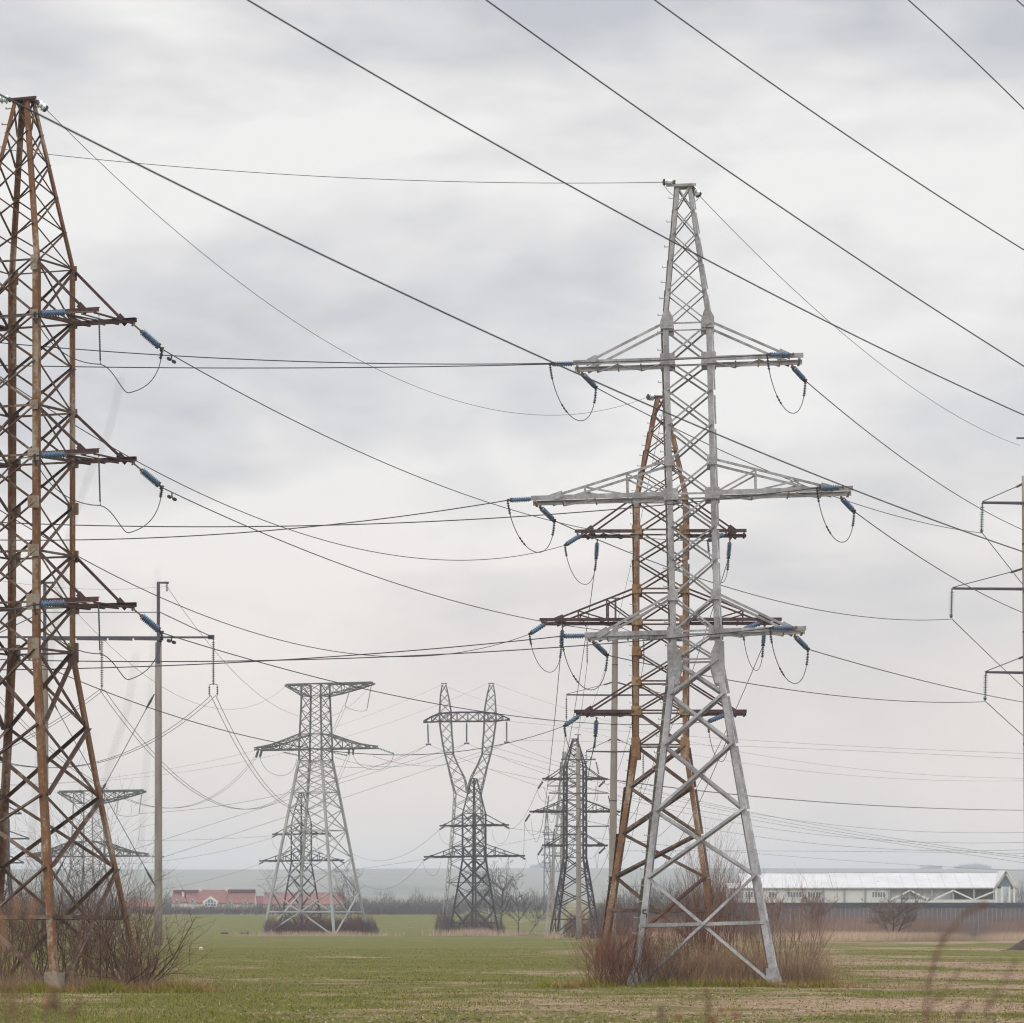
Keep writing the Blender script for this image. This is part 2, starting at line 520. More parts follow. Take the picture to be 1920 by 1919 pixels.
def anchor_tower(name, label, base, yaw, lean, lev, wid, arms, mats, leg_w, br_w, knees, group=None, L=True, gz_plates=(), peak_w=.5,
                 cw=.14, tw=.09, horiz_py=(), zf=None, first_mid=.5, foot=True, skew=(0, 0)):
    """self-supporting three-arm pylon; lev = photo rows turned to heights by zf, bottom first"""
    Mx = Matrix.Translation(Vector(base)) @ Matrix.Rotation(lean, 4, 'Y') @ Matrix.Rotation(yaw, 4, 'Z')
    t = thing(name, label, 'pylon', group=group, mat=Mx)
    zs = [zf(p) for p in lev]
    ws = [interp(wid, p) for p in lev]
    sk = [max(0, knees[1] - p) / (knees[1] - lev[-1]) for p in lev]
    quads = [sq(z, w, skew[0] * k, skew[1] * k) for z, w, k in zip(zs, ws, sk)]
    nlev = len(lev)
    lw = [leg_w if p > knees[0] else (leg_w * .95 if p > knees[1] else leg_w * .68) for p in lev]
    bw = [br_w * (1.6 if p > knees[0] else (1.0 if p > knees[1] else .7)) for p in lev]
    hz = [i for i, p in enumerate(lev) if p in horiz_py]
    legs, br = lattice(quads, lw, bw, hz, L=L, first_mid=first_mid, leg_t=leg_w * .11, br_t=br_w * .14)
    objs = []
    if L:   # step pegs up the near left leg
        for i in range(nlev - 1):
            p, q = quads[i][0], quads[i + 1][0]; nn = max(1, int((q - p).length / .45))
            for j in range(nn):
                c = p.lerp(q, (j + .5) / nn); legs[0].bar(c, c + Vector((-.17, 0, 0)), .022); legs[0].bar(c + Vector((-.17, 0, -.01)), c + Vector((-.17, 0, .05)), .02)
    for k in range(4):
        lo = legs[k].build('leg', mats['leg'], t); objs.append(lo)
        if foot:
            f = MB(); c = quads[0][k]
            cx, cy = c.x * .99, c.y * .99
            f.box((cx, cy, -.30), (.75, .75, .62))
            f.build('concrete_footing', M['concrete'], lo)
            pb = MB()
            sx = 1 if c.x > 0 else -1; sy = 1 if c.y > 0 else -1
            for (dx, dy) in ((1, 0), (0, 1)):
                w2 = leg_w * 1.9
                x0 = c.x + sx * (.035 if dy else -w2 + .09); y0 = c.y + sy * (.035 if dx else -w2 + .09)
                if dx:
                    pb.add([(c.x - sx * w2, y0, .02), (c.x + sx * leg_w, y0, .02), (c.x + sx * .02, y0, leg_w * 3.2), (c.x - sx * w2, y0, leg_w * 3.0),
                            (c.x - sx * w2, y0 + sy * .02, .02), (c.x + sx * leg_w, y0 + sy * .02, .02), (c.x + sx * .02, y0 + sy * .02, leg_w * 3.2), (c.x - sx * w2, y0 + sy * .02, leg_w * 3.0)],
                           [(0, 1, 2, 3), (7, 6, 5, 4), (0, 4, 5, 1), (1, 5, 6, 2), (2, 6, 7, 3), (3, 7, 4, 0)])
                else:
                    pb.box((x0, c.y - sy * w2 * .45, leg_w * 1.5), (.02, w2 * 1.2, leg_w * 2.9))
            pb.box((cx, cy, .03), (leg_w * 3, leg_w * 3, .04))
            pb.build('base_plate', mats['plate'], lo)
        br[k].build('lattice_bracing', mats['brace'], t)
    for sgn in (-1, 1):
        for (pc, pt, Lr, posts) in arms:
            w = interp(wid, pc)
            arm_110(sgn, zf(pc), zf(pt), Lr, w / 2, w / 2, cw, tw, posts).build('crossarm', mats['arm'], t)
    # peak cap with the earth-wire bar
    cap = MB(); zt = zs[-1]
    cap.box((skew[0], skew[1], zt + .03), (ws[-1] * 1.25, ws[-1] * 1.25, .07))
    cap.bar((skew[0] - ws[-1] * 1.1, skew[1], zt + .09), (skew[0] + ws[-1] * .8, skew[1], zt + .09), .07)
    cap.build('peak_cap', mats['arm'], t)
    for (p, wf, hf, shp) in gz_plates:
        w = interp(wid, p)
        for k, (sx, sy) in enumerate(((-1, -1), (1, -1), (1, 1), (-1, 1))):
            x = sx * (w / 2 - leg_w * .5 + leg_w * .15)
            b = gusset(wf * -sx if shp == 'hex' else wf, hf, sy * (w / 2 + .045), x - sx * (wf * .12), zf(p), sy, shp)
            b.build('gusset_plate', mats['plate'], objs[k])
    return t, Mx

# --- silver pylon, face on
sW, YW = 62.5, 120.0
zW = lambda p: EYE + (HZ - p) / sW
levW = [1849, 1644, 1520, 1397, 1303, 1239, 1186, 1119, 1052, 991, 930, 868, 800, 736, 678, 612, 548, 491, 442, 396, 352]
widW = [(1849, 4.29), (1239, 1.47), (612, 1.45), (352, .47)]
mW = dict(leg=M['silver'], brace=M['silver'], arm=M['silver'], plate=M['silver'])
gpW = [(p, .44, .34, 'box') for p in (678, 930, 1188)] + [(p, .3, .3, 'box') for p in (868, 1119)] + [(606, .40, .55, 'wing'), (1246, .42, 1.25, 'hex')]
tW, MW = anchor_tower('lattice_pylon', 'clean silver grey lattice pylon with three crossarms in front of a rusty one', ((1321 - 960) / sW, YW, 0), math.radians(-2.8), math.radians(-1.5),
    levW, widW, [(680, 612, 3.43, ()), (930, 868, 4.8, (.36, .74)), (1188, 1119, 3.3, ())], mW, .17, .056, (1239, 612),
    gz_plates=gpW, horiz_py=(1239, 612, 678, 930, 1186), zf=zW, first_mid=.55, cw=.125, tw=.07)
five = MB()     # the painted figure 5 on the near left leg
zc5 = zW(1711); w5 = interp(widW, 1711)
x5 = -w5 / 2 + .12; y5 = -w5 / 2 - .012
for (dx, dz, w_, h_) in ((0, .115, .12, .032), (-.047, .062, .032, .09), (0, .008, .12, .032), (.047, -.05, .032, .09), (-.005, -.105, .12, .032)):
    five.box((x5 + dx, y5, zc5 + dz), (w_, .006, h_))
five.build('painted_number', M['fitting'], [c for c in tW.children if c.name.startswith('leg')][0])

# --- rusty pylon behind it
def rusty_levels(): return [1809, 1645, 1564, 1477, 1399, 1335, 1280, 1224, 1167, 1108, 1053, 998, 938, 888, 848, 812, 780, 747]
wid2 = [(1809, 5.5), (1399, 2.45), (938, 2.42), (747, .42)]
s2, Y2 = 41.0, 7500 / 41.0
z2 = lambda p: EYE + (HZ - p) / s2
arms2 = [(1001, 938, 3.9, ()), (1166, 1108, 5.5, (.36, .74)), (1337, 1280, 3.92, ())]
m2 = dict(leg=M['rust_leg'], brace=M['rust'], arm=M['rust_dark'], plate=M['rust_plate'])
gp2 = [(p, .46, .42, 'box') for p in (998, 1167, 1335)] + [(p, .42, .4, 'box') for p in (1108, 1224, 1280)] + [(1404, .40, .95, 'box'), (936, .3, .36, 'box')]
t2, M2 = anchor_tower('lattice_pylon', 'rusty brown lattice pylon standing right behind the silver one', ((1238 - 960) / s2, Y2, 0), math.radians(-3), math.radians(.1),
    rusty_levels(), wid2, arms2, m2, .225, .076, (1399, 938), gz_plates=gp2, horiz_py=(1399, 1280, 1108, 1167, 998, 938, 1335), zf=z2, first_mid=.6, cw=.145, tw=.08)

# --- big rusty pylon cut by the left edge, seen corner on
sL, YL = 67.0, 112.0
zL = lambda p: EYE + (HZ - p) / sL
levL = [1858, 1627, 1494, 1362, 1222, 1135, 1040, 950, 862, 770, 686, 602, 500, 430, 366, 306, 250, 190]
widL = [(1858, 4.95), (1494, 3.22), (1222, 2.1), (500, 2.08), (190, .46)]
mL = dict(leg=M['rust_leg'], brace=M['rust'], arm=M['rust_dark'], plate=M['plate'])
gpL = [(p, .36, .34, 'box') for p in (862, 950, 1040)] + [(p, .26, .26, 'box') for p in (602, 770)] + [(1222, .36, .58, 'box'), (1135, .42, .42, 'box'), (506, .22, .42, 'box')]
tL, ML = anchor_tower('lattice_pylon', 'big rusty orange lattice pylon cut off by the left edge of the view', ((44 - 960) / sL, YL, 0), math.radians(-23.5), math.radians(.05),
    levL, widL, [(602, 504, 2.98, ()), (862, 772, 2.98, ()), (1135, 1040, 2.98, ())], mL, .185, .06, (1222, 500),
    gz_plates=gpL, horiz_py=(1222, 500, 770, 602, 862, 1135, 1040), zf=zL, first_mid=.58, cw=.115, tw=.07)

# --- dark pylon further off on the same line (same kind as the rusty one)
s6, Y6 = 15.2, 493.0
m6 = dict(leg=M['dark_far'], brace=M['dark_far'], arm=M['dark_far'], plate=M['dark_far'])
t6, M6 = anchor_tower('lattice_pylon', 'dark three-armed lattice pylon beside a slim concrete pole left of the rusty pair', ((1078 - 960) / s6, Y6, 0), math.radians(-10), 0,
    rusty_levels()[:13] + [902, 870, 842, 820, 802], wid2[:3] + [(802, .5)], arms2, m6, .225, .075, (1399, 938), L=False, horiz_py=(1399, 1280, 1108, 998, 938, 1335), zf=z2, first_mid=.6, cw=.19, tw=.10)

# --- two dark two-armed pylons seen corner on
def two_arm(label, cx, s, zoff):
    z = lambda p: EYE + (HZ - p) / 12.3
    Y = F / s
    lev = [1755, 1706, 1666, 1636, 1612, 1589, 1567, 1548, 1526, 1508, 1492, 1477, 1461]
    wid = [(1755, 5.4), (1612, 2.5), (1526, 2.5), (1461, .6)]
    k = 1.03
    return anchor_tower('lattice_pylon', label, ((cx - 960) / s, Y, zoff), math.radians(-40), 0, lev, wid,
        [(1548, 1527, 4.6 * 1.27, ()), (1606, 1583, 7.0 * 1.29, (.3, .6))], m6, .21, .08, (1612, 1526), L=False,
        horiz_py=(1612, 1526, 1548), zf=z, first_mid=.5, cw=.22, tw=.12)
t7, M7 = two_arm('dark two-armed lattice pylon in front of the wineglass-shaped pylon', 889, 12.3, 0)
t8, M8 = two_arm('dark two-armed lattice pylon seen through the tall flat-topped pale pylon', 565, 10.6, .9)

# --- tall pale pylons with a flat T top
def flat_top(label, cx, Y, base_py, drop, nlow, mats_low, wbase):
    s = F / Y
    z = lambda p: EYE + (HZ - (p + drop)) / s
    Mx = Matrix.Translation(((cx - 960) / s, Y, 0)) @ Matrix.Rotation(math.radians(-23), 4, 'Z')
    t = thing('flat_top_pylon', label, 'pylon', mat=Mx, group='tall flat-topped pylons')
    zk = z(1427)
    low = [zk * (1 - i / nlow) ** 1.25 for i in range(nlow)][::-1] if False else None
    zs = []
    f_ = 1.0; hh = [1.55 ** (-i * .55) for i in range(nlow)]
    tot = sum(hh); acc = 0
    for h in hh: zs.append(acc / tot * zk); acc += h
    levels = [(zz, wbase + (3.8 - wbase) * zz / zk) for zz in zs]
    levels += [(zk, 3.75), (z(1405), 3.75), (z(1377), 3.6), (z(1355), 3.45), (z(1331), 3.3), (z(1306), 3.2), (z(1284), 3.15)]
    quads = [sq(a, b) for a, b in levels]
    nl = len(zs)
    lw = [.34 if i < nl else .22 for i in range(len(levels))]
    bw = [.19 if i < 1 else (.12 if i < nl else .09) for i in range(len(levels))]
    if nlow < 6: lw = [x * .7 for x in lw]; bw = [x * .75 for x in bw]
    legs, br = lattice(quads[:nl + 1], lw, bw, horiz=[0] + ([3, 5] if nl > 5 else []), L=False, first_mid=.55)
    for k in range(4):
        legs[k].build('leg', mats_low, t)
        br[k].build('lattice_bracing', mats_low, t)
    legs, br = lattice(quads[nl:], lw[nl:], bw[nl:], horiz=[0, 1, 2, 5], L=False)
    for k in range(4):
        legs[k].build('mast_leg', M['galv_far'] if nlow > 5 else mats_low, t)
        br[k].build('mast_bracing', M['galv_far'] if nlow > 5 else mats_low, t)
    def truss(stations, lwid, bwid, name):
        lg, bb = lattice(stations, lwid, bwid, horiz=range(len(stations)), L=False)
        m_ = MB()
        for q in lg + bb: m_.add(q.v, q.f)
        m_.build(name, M['galv_far'], t)
    def st(x, zlo, zhi, hb): # quad at station x (corners ordered around)
        return [Vector((x, -hb, zlo)), Vector((x, hb, zlo)), Vector((x, hb, zhi)), Vector((x, -hb, zhi))]
    za, zb, zt_ = z(1405), z(1377), z(1392)
    for sg in (-1, 1):
        xs = [1.87, 3.6, 5.2, 6.8, 8.3, 9.7]
        zh = [zb, zb - .55, zb - 1.05, zb - 1.5, zb - 1.75, za + .3]
        truss([st(sg * x, za, h, 1.8 - .12 * i) for i, (x, h) in enumerate(zip(xs, zh))], .2, .09, 'crossarm')
    zT, zB = z(1284), z(1306)
    truss([st(-x, zT - (zT - zB) * k2, zT, h) for x, k2, h in ((1.58, 1, 1.57), (3.2, .5, 1.2), (4.9, .06, .5))], .17, .085, 'top_arm')
    truss([st(x, zT - (zT - zB) * k2, zT, h) for x, k2, h in ((1.58, 1, 1.57), (3.6, .8, 1.5), (5.4, .58, 1.4), (7.4, .33, 1.2), (9.4, .06, .8))], .17, .085, 'top_arm')
    b = MB()
    b.bar((-4.9, 0, zT + .14), (9.4, 0, zT + .14), .22)
    b.build('top_beam', M['galv_far'], t)
    return t, Mx, z
t3, M3, z3 = flat_top('tall pale lattice pylon with a flat T-shaped top standing over red shrubs', 592, 600, 1755, 0, 8, M['galv_pale'], 11.7)
t5, M5, z5 = flat_top('lower flat-topped pylon glimpsed between the legs of the big rusty pylon', 165, 600, 1755, 201, 4, M['galv_hazed'], 7.4)

# --- wineglass pylon
def wineglass():
    Y, s, cx = 680.0, F / 680.0, 877
    g = gz(Y)
    z = lambda p: EYE + (HZ - p) / s - g
    X = lambda px: (px - cx) / s
    Mx = Matrix.Translation(((cx - 960) / s, Y, g)) @ Matrix.Rotation(math.radians(-4), 4, 'Z')
    t = thing('wineglass_pylon', 'wineglass-shaped lattice pylon with two upright horns and a level beam', 'pylon', mat=Mx)
    lev = [(0, 92 / s), (z(1690), 82 / s), (z(1655), 75 / s), (z(1620), 68 / s), (z(1588), 63 / s), (z(1560), 58 / s), (z(1535), 54 / s), (z(1511), 51 / s), (z(1488), 48 / s)]
    legs, br = lattice([sq(a, b) for a, b in lev], .18, .085, horiz=(2, 4, 6, 8), L=False, first_mid=.5)
    for k in range(4):
        legs[k].build('leg', M['galv_pale'], t); br[k].build('lattice_bracing', M['galv_far'], t)
    for sg in (-1, 1):
        stn = []
        for (p, inn, out) in ((1488, 1, 24), (1470, 3, 29), (1457, 7, 32), (1436, 18, 37), (1415, 27, 43), (1396, 28, 47), (1376, 30, 50), (1354, 31, 53), (1337, 31, 53), (1318, 34, 52), (1302, 37, 51), (1284, 41, 48)):
            d = .9 if p > 1337 else .9 - (1337 - p) / 53 * .7
            if p == 1488: d = 2.1
            elif p > 1440: d = 1.5
            a, b = (sg * inn / s, sg * out / s)
            lo, hi = min(a, b), max(a, b)
            stn.append([Vector((lo, -d, z(p))), Vector((hi, -d, z(p))), Vector((hi, d, z(p))), Vector((lo, d, z(p)))])
        lg, bb = lattice(stn, .16, .075, horiz=(4, 7, 8), L=False)
        m_ = MB()
        for q in lg + bb: m_.add(q.v, q.f)
        m_.box((sg * 44.5 / s, 0, z(1282)), (1.0, .5, .14))
        m_.build('horn_column', M['galv_far'], t)
    stn = []
    for px, hi_, lo_, d in ((-83, 1352, 1355, .15), (-68, 1344, 1354, .5), (-53, 1338, 1353, .9), (-38, 1337, 1353, .9), (-20, 1336, 1353, .9), (0, 1336, 1353, .9), (20, 1336, 1353, .9), (38, 1337, 1353, .9), (53, 1338, 1353, .9), (66, 1343, 1351, .5), (79, 1349, 1351, .15)):
        x = px / s
        stn.append([Vector((x, -d, z(lo_))), Vector((x, d, z(lo_))), Vector((x, d, z(hi_))), Vector((x, -d, z(hi_)))])
    lg, bb = lattice(stn, .2, .10, horiz=range(11), L=False)
    m_ = MB()
    for q in lg + bb: m_.add(q.v, q.f)
    m_.build('crossbeam', M['dark_far'], t)
    return t, Mx, z, X
t4, M4, z4, X4 = wineglass()

# --- slim grey pylons in the cluster
def slim_tower(label, Y, lev, arms, lw, mat, group=None):
    s = F / Y; g = gz(Y)
    z = lambda p: EYE + (HZ - p) / s - g
    cx = lev[0][1]
    t = thing('lattice_pylon', label, 'pylon', ((cx - 960) / s, Y, g), group)
    quads = [sq(max(0, z(p)), w / s, (c - cx) / s) for p, c, w in lev]
    legs, br = lattice(quads, lw, lw * .5, horiz=(3, 6), L=False)
    for k in range(4):
        legs[k].build('leg', mat, t); br[k].build('lattice_bracing', mat, t)
    for (p, l, r) in arms:
        for x in (l, r):
            b = MB(); c = interp([(a, b_) for a, b_, _ in lev], p)
            x0 = (c - cx) / s; x1 = (x - cx) / s
            for sy in (-.5, .5):
                b.bar((x0, sy, z(p)), (x1, sy * .3, z(p)), lw * .8)
                b.bar((x0, sy, z(p) + 1.6), (x1, sy * .3, z(p) + .05), lw * .55)
            b.build('crossarm', mat, t)
    return t
slim_tower('slim grey pylon with pale legs behind the dark three-armed pylon', 560,
    [(1756, 1038, 30), (1700, 1041, 27), (1650, 1044, 23), (1600, 1048, 19), (1560, 1051, 16), (1524, 1054, 15), (1490, 1056, 14), (1460, 1057, 13), (1435, 1058, 8), (1410, 1058, 4)],
    [(1520, 1020, 1090), (1474, 1026, 1088)], .26, M['galv_pale'])
slim_tower('farthest hair-thin pylon left of the dark three-armed pylon', 980,
    [(1715, 1027, 16), (1680, 1027, 14), (1650, 1026, 12), (1620, 1026, 11), (1595, 1026, 9), (1570, 1025, 8), (1550, 1025, 6), (1524, 1025, 2)],
    [(1618, 1016, 1037), (1590, 1014, 1039), (1562, 1017, 1036)], .22, M['galv_far'])
slim_tower('distant lattice pylon at the left edge behind the big rusty one', 620,
    [(1752, -3, 60), (1706, -1, 48), (1664, 1, 36), (1632, 3, 26), (1612, 3, 24), (1590, 3, 24), (1566, 3, 24), (1540, 3, 24), (1515, 3, 18), (1480, 3, 6)],
    [(1526, -34, 40), (1573, -48, 55), (1618, -36, 45)], .30, M['dark_far'])

# ------------------------------------------------------------------ concrete poles
def pole(label, Y, cx0, cx1, py_top, arms, r0, r1, spike=None, group='slim concrete poles carrying three pairs of arms', name='concrete_pole', arm_w=.10):
    s = F / Y; g = gz(Y)
    x0, x1 = (cx0 - 960) / s, (cx1 - 960) / s
    t = thing(name, label, 'power pole', (x0, Y, g), group)
    z = lambda p: EYE + (HZ - p) / s - g
    ctr = lambda zz: (x1 - x0) * zz / z(py_top)
    zt = z(py_top)
    b = MB(); b.sm = True
    n = 10
    b.tube([(ctr(zt * i / n), 0, zt * i / n - (.4 if i == 0 else 0)) for i in range(n + 1)], [r0 + (r1 - r0) * i / n for i in range(n + 1)], 16)
    sh = b.build('shaft', M['concrete'], t)
    rings = MB()
    for f_ in (.22, .45, .68, .86):
        rr = r0 + (r1 - r0) * f_
        rings.tube([(ctr(zt * f_), 0, zt * f_ - .04), (ctr(zt * f_), 0, zt * f_ + .04)], rr + .012, 16)
    rings.build('clamp_band', M['fitting'], sh)
    if spike:
        p = MB(); zs_ = z(spike)
        p.bar((ctr(zt), 0, zt - .9), (ctr(zt), 0, zs_), .14)
        p.bar((ctr(zt) - .45, 0, zs_), (ctr(zt) + .3, 0, zs_), .08)
        p.build('top_bracket', M['pole_metal'], t)
    for (py, pl, pr, ptie) in arms:
        for px in (pl, pr):
            if px is None: continue
            a = MB(); zz = z(py); c = ctr(zz); xe = (px - 960) / s - x0
            sg = 1 if xe > c else -1
            a.bar((c, -.22, zz), (xe, -.03, zz + .03), arm_w); a.bar((c, .22, zz), (xe, .03, zz + .03), arm_w)
            zt2 = z(ptie)
            a.tube([(c, 0, zt2), (xe, 0, zz + .08)], .022, 5)
            a.bar((c + (xe - c) * .02, 0, zt2), (c + (xe - c) * .22, 0, zt2 + (zz - zt2) * .22), .13, .1)
            a.build('crossarm', M['pole_metal'], t)
    return t, (lambda px, py: Vector(((px - 960) / s, Y, EYE + (HZ - py) / s)))
YR = 190.0
pr_, PR = pole('dark concrete pole with three arms half cut by the right edge', YR, 1934, 1923.5, 893,
    [(944, 1842, 2006, 905), (1105, 1786, 2062, 1065), (1262, 1849, 2004, 1228)], .33, .20, spike=822, group=None)
Y11 = 288.0
p11, P11 = pole('thick pale concrete pole standing between two rusty pylon legs and the dark pylon', Y11, 1147, 1154, 1160,
    [(1198, 1101, 1207, 1172), (1304, 1062, 1247, 1279), (1410, 1099, 1206, 1384)], .30, .20, spike=1122, group=None)
YA = 480.0
pa, PA = pole('slim pale concrete pole rising right in front of the dark three-armed pylon', YA, 1085.5, 1084, 1402,
    [(1425, 1052, 1117, 1412), (1488, 1029, 1140, 1474), (1550, 1040, 1142, 1536)], .34, .24, spike=1378, group=None, arm_w=.14)
pb, PB_ = pole('grey distant concrete pole just left of the dark three-armed pylon', 700, 1052, 1054, 1520,
    [(1527, 1032, 1076, 1518), (1566, 1018, 1090, 1556), (1606, 1032, 1076, 1597)], .36, .26, spike=1506, group=None, arm_w=.16)
pc, PC = pole('farthest and shortest grey concrete pole left of the dark pylon', 860, 1036, 1038, 1570,
    [(1574, 1022, 1052, 1567), (1604, 1014, 1060, 1597), (1634, 1022, 1052, 1628)], .38, .28, spike=1560, group=None, arm_w=.16)

# two-legged portal pylon of concrete poles
YP = 330.0; sP = F / YP
ptl = thing('portal_pylon', 'two-legged concrete portal pylon with one long crossbar behind the big rusty pylon', 'pylon', ((190 - 960) / sP, YP, 0))
lx = lambda px: (px - 190) / sP
zP = lambda p: EYE + (HZ - p) / sP
for px in (84, 297):
    b = MB(); b.sm = True; n = 8; ztp = zP(1205)
    b.tube([(lx(px), 0, ztp * i / n - (.4 if i == 0 else 0)) for i in range(n + 1)], [.345 - .075 * i / n for i in range(n + 1)], 16)
    o = b.build('pole', M['concrete'], ptl)
    b = MB()
    b.bar((lx(px), 0, zP(1232)), (lx(px), 0, zP(1092)), .26, .22)
    b.bar((lx(px) - .1, 0, zP(1093)), (lx(px) + .86, 0, zP(1093)), .16)
    b.bar((lx(px), -.25, zP(1245)), (lx(px), -.25, zP(1205)), .3, .06)
    b.build('pole_top', M['pole_metal'], ptl)
b = MB()
for y in (-.2, .2):
    b.bar((lx(-19), y, zP(1195)), (lx(400), y, zP(1195.5)), .10, .14)
for x0, x1 in ((78, 140), (144, 200), (204, 248), (252, 306)):
    b.bar((lx(x0), 0, zP(1197)), (lx(x1), 0, zP(1198 - (x0 % 3))), .46, .30)
b.box((lx(396), 0, zP(1195)), (.5, .5, .34)); b.box((lx(-15), 0, zP(1195)), (.5, .5, .34))
b.build('crossbar', M['pole_metal'], ptl)
for (a, c) in (((297, 1147), (394, 1193)), ((84, 1147), (-14, 1193))):
    b = MB(); b.tube([(lx(a[0]), -.2, zP(a[1])), (lx(c[0]), 0, zP(c[1]))], .045, 6); b.build('tie_rod', M['pole_metal'], ptl)
b = MB(); b.tube([(lx(84), -.3, zP(1149)), (lx(297), -.3, zP(1149))], .04, 6); b.build('tie_rod', M['pole_metal'], ptl)
for (a, c, y) in (((290, 1302), (100, 1652), -.3), ((92, 1302), (292, 1662), -.45)):
    b = MB(); A = Vector((lx(a[0]), y, zP(a[1]))); C_ = Vector((lx(c[0]), y, zP(c[1])))
    b.tube([A, C_], .032, 5)
    for (f0, f1) in ((.0, .085), (.475, .51), (.90, 1.0)):
        b.tube([A.lerp(C_, f0), A.lerp(C_, (f0 + f1) / 2), A.lerp(C_, f1)], [.05, .12, .05], 6)
    b.build('cross_brace', M['dark_ins'], ptl)

# ------------------------------------------------------------------ insulator strings and cables
_cache = {}
def shed_mesh(L_, r, n, m, nm):
    k = ('shed', round(L_, 3), round(r, 3), n, nm)
    if k not in _cache:
        b = MB(); b.sm = False
        prof = [(0, r * .3)]
        st = L_ / n
        gap = nm == 'disc_string'
        for i in range(n):
            x = i * st
            if gap:
                prof += [(x + st * .25, r * .22), (x + st * .36, r), (x + st * .56, r * .92), (x + st * .66, r * .3)]
                continue
            prof += [(x + st * .10, r * .62), (x + st * .34, r), (x + st * .56, r), (x + st * .70, r * .66), (x + st * .98, r * .6)]
        prof.append((L_, r * .3))
        b.lathe(prof, 12)
        _cache[k] = b.mesh(nm, m)
    return _cache[k]
def rod_mesh(x0, x1, r, m, nm):
    k = ('rod', round(x0, 3), round(x1, 3), r, nm)
    if k not in _cache:
        b = MB(); b.tube([(x0, 0, 0), (x1, 0, 0)], r, 6)
        c = (x0 + x1) / 2
        b.box((x0 + .02, 0, 0), (.05, r * 3, r * 5)); b.box((x1 - .02, 0, 0), (.05, r * 5, r * 3))
        _cache[k] = b.mesh(nm, m)
    return _cache[k]
def string(A, d, label, L_=.55, r=.085, n=8, mat='blue', link=.1, clamp=.12, group=None, parts=True):
    """a string of insulators from point A along d; returns the cable end"""
    d = Vector(d).normalized()
    q = d.to_track_quat('X', 'Z')
    Mx = Matrix.Translation(A) @ q.to_matrix().to_4x4()
    if parts:
        t = thing('insulator_string', label, 'insulator', mat=Mx, group=group)
        for nm, me, off in (('link', rod_mesh(0, link, r * .22, M['rope'], 'link'), 0),
                            ('insulator_sheds', shed_mesh(L_, r, n, M[mat], 'disc_string' if mat in ('green_ins', 'dark_ins') and r > .05 else 'insulator_sheds'), link),
                            ('clamp', rod_mesh(0, clamp, r * .3, M['fitting'], 'clamp'), link + L_)):
            o = bpy.data.objects.new(nm, me); COL.objects.link(o); o.parent = t; o.location = (off, 0, 0)
    else:
        b = MB(); b.tube([(0, 0, 0), (link, 0, 0)], r * .25, 5)
        t = bpy.data.objects.new('insulator_string', shed_mesh(L_, r, n, M[mat], 'insulator_string'))
        COL.objects.link(t); t.matrix_world = Mx @ Matrix.Translation((link, 0, 0)); tag(t, label, 'insulator', group)
    return A + d * (link + L_ + clamp)

def proj(v): return 960 + v.x / v.y * F, HZ - (v.z - EYE) / v.y * F
def sagpts(A, B, sag, n=36):
    return [A.lerp(B, i / n) - Vector((0, 0, 4 * sag * (i / n) * (1 - i / n))) for i in range(n + 1)]
def via_sag(A, B, vx, vy):
    D = B - A; k = vx - 960
    t = (k * A.y - F * A.x) / (F * D.x - k * D.y)
    L_ = A + D * t
    return (L_.z - (EYE + (HZ - vy) / F * L_.y)) / (4 * t * (1 - t))
def wire(A, B, label, via=None, sag=None, r=.0165, mat='wire', name='cable', group=None, damp=None, n=40, pair=0, cat='cable'):
    A = Vector(A); B = Vector(B)
    sg = via_sag(A, B, *via) if via else (sag or 0)
    pts = sagpts(A, B, sg, n)
    b = MB(); b.sm = True
    if pair:
        for o in (-pair / 2, pair / 2): b.tube([p + Vector((o, 0, abs(o) * .3)) for p in pts], r, 5)
    else: b.tube(pts, r, 5)
    o = b.build(name, M[mat]); tag(o, label, cat, group)
    if damp is not None:
        p0 = A; d = (pts[1] - pts[0]).normalized(); c = A + d * damp
        k = MB(); k.bar(c - Vector((0, 0, 0)), c - Vector((0, 0, .16)), .035)
        k.tube([c + d * -.2 - Vector((0, 0, .15)), c + d * .2 - Vector((0, 0, .15))], .014, 5)
        for e in (-.2, .2): k.tube([c + d * (e - .07) - Vector((0, 0, .16)), c + d * (e + .07) - Vector((0, 0, .16))], .05, 6)
        k.build('vibration_damper', M['fitting'], o)
    return o
def out(A, p1, p2, xend, Yend, label, **k):
    """cable leaving the frame: follows A, p1, p2 and carries on to the next support at xend"""
    x0, y0 = proj(Vector(A)); (x1, y1), (x2, y2) = p1, p2
    def q(x):
        return (y0 * (x - x1) * (x - x2) / ((x0 - x1) * (x0 - x2)) + y1 * (x - x0) * (x - x2) / ((x1 - x0) * (x1 - x2)) + y2 * (x - x0) * (x - x1) / ((x2 - x0) * (x2 - x1)))
    return wire(A, P(xend, q(xend), Yend), label, via=p1, **k)
def bez(A, a, b_, B, n=24):
    r = []
    for i in range(n + 1):
        t = i / n; s_ = 1 - t
        r.append(A * s_ ** 3 + a * 3 * s_ * s_ * t + b_ * 3 * s_ * t * t + B * t ** 3)
    return r
def coil(pts, r):
    b = MB()
    for i in range(len(pts) - 1):
        b.tube([pts[i], pts[i].lerp(pts[i + 1], .55)], [r, r * .55], 7); b.tube([pts[i].lerp(pts[i + 1], .55), pts[i + 1]], [r * .35, r * .35], 5)
    return b
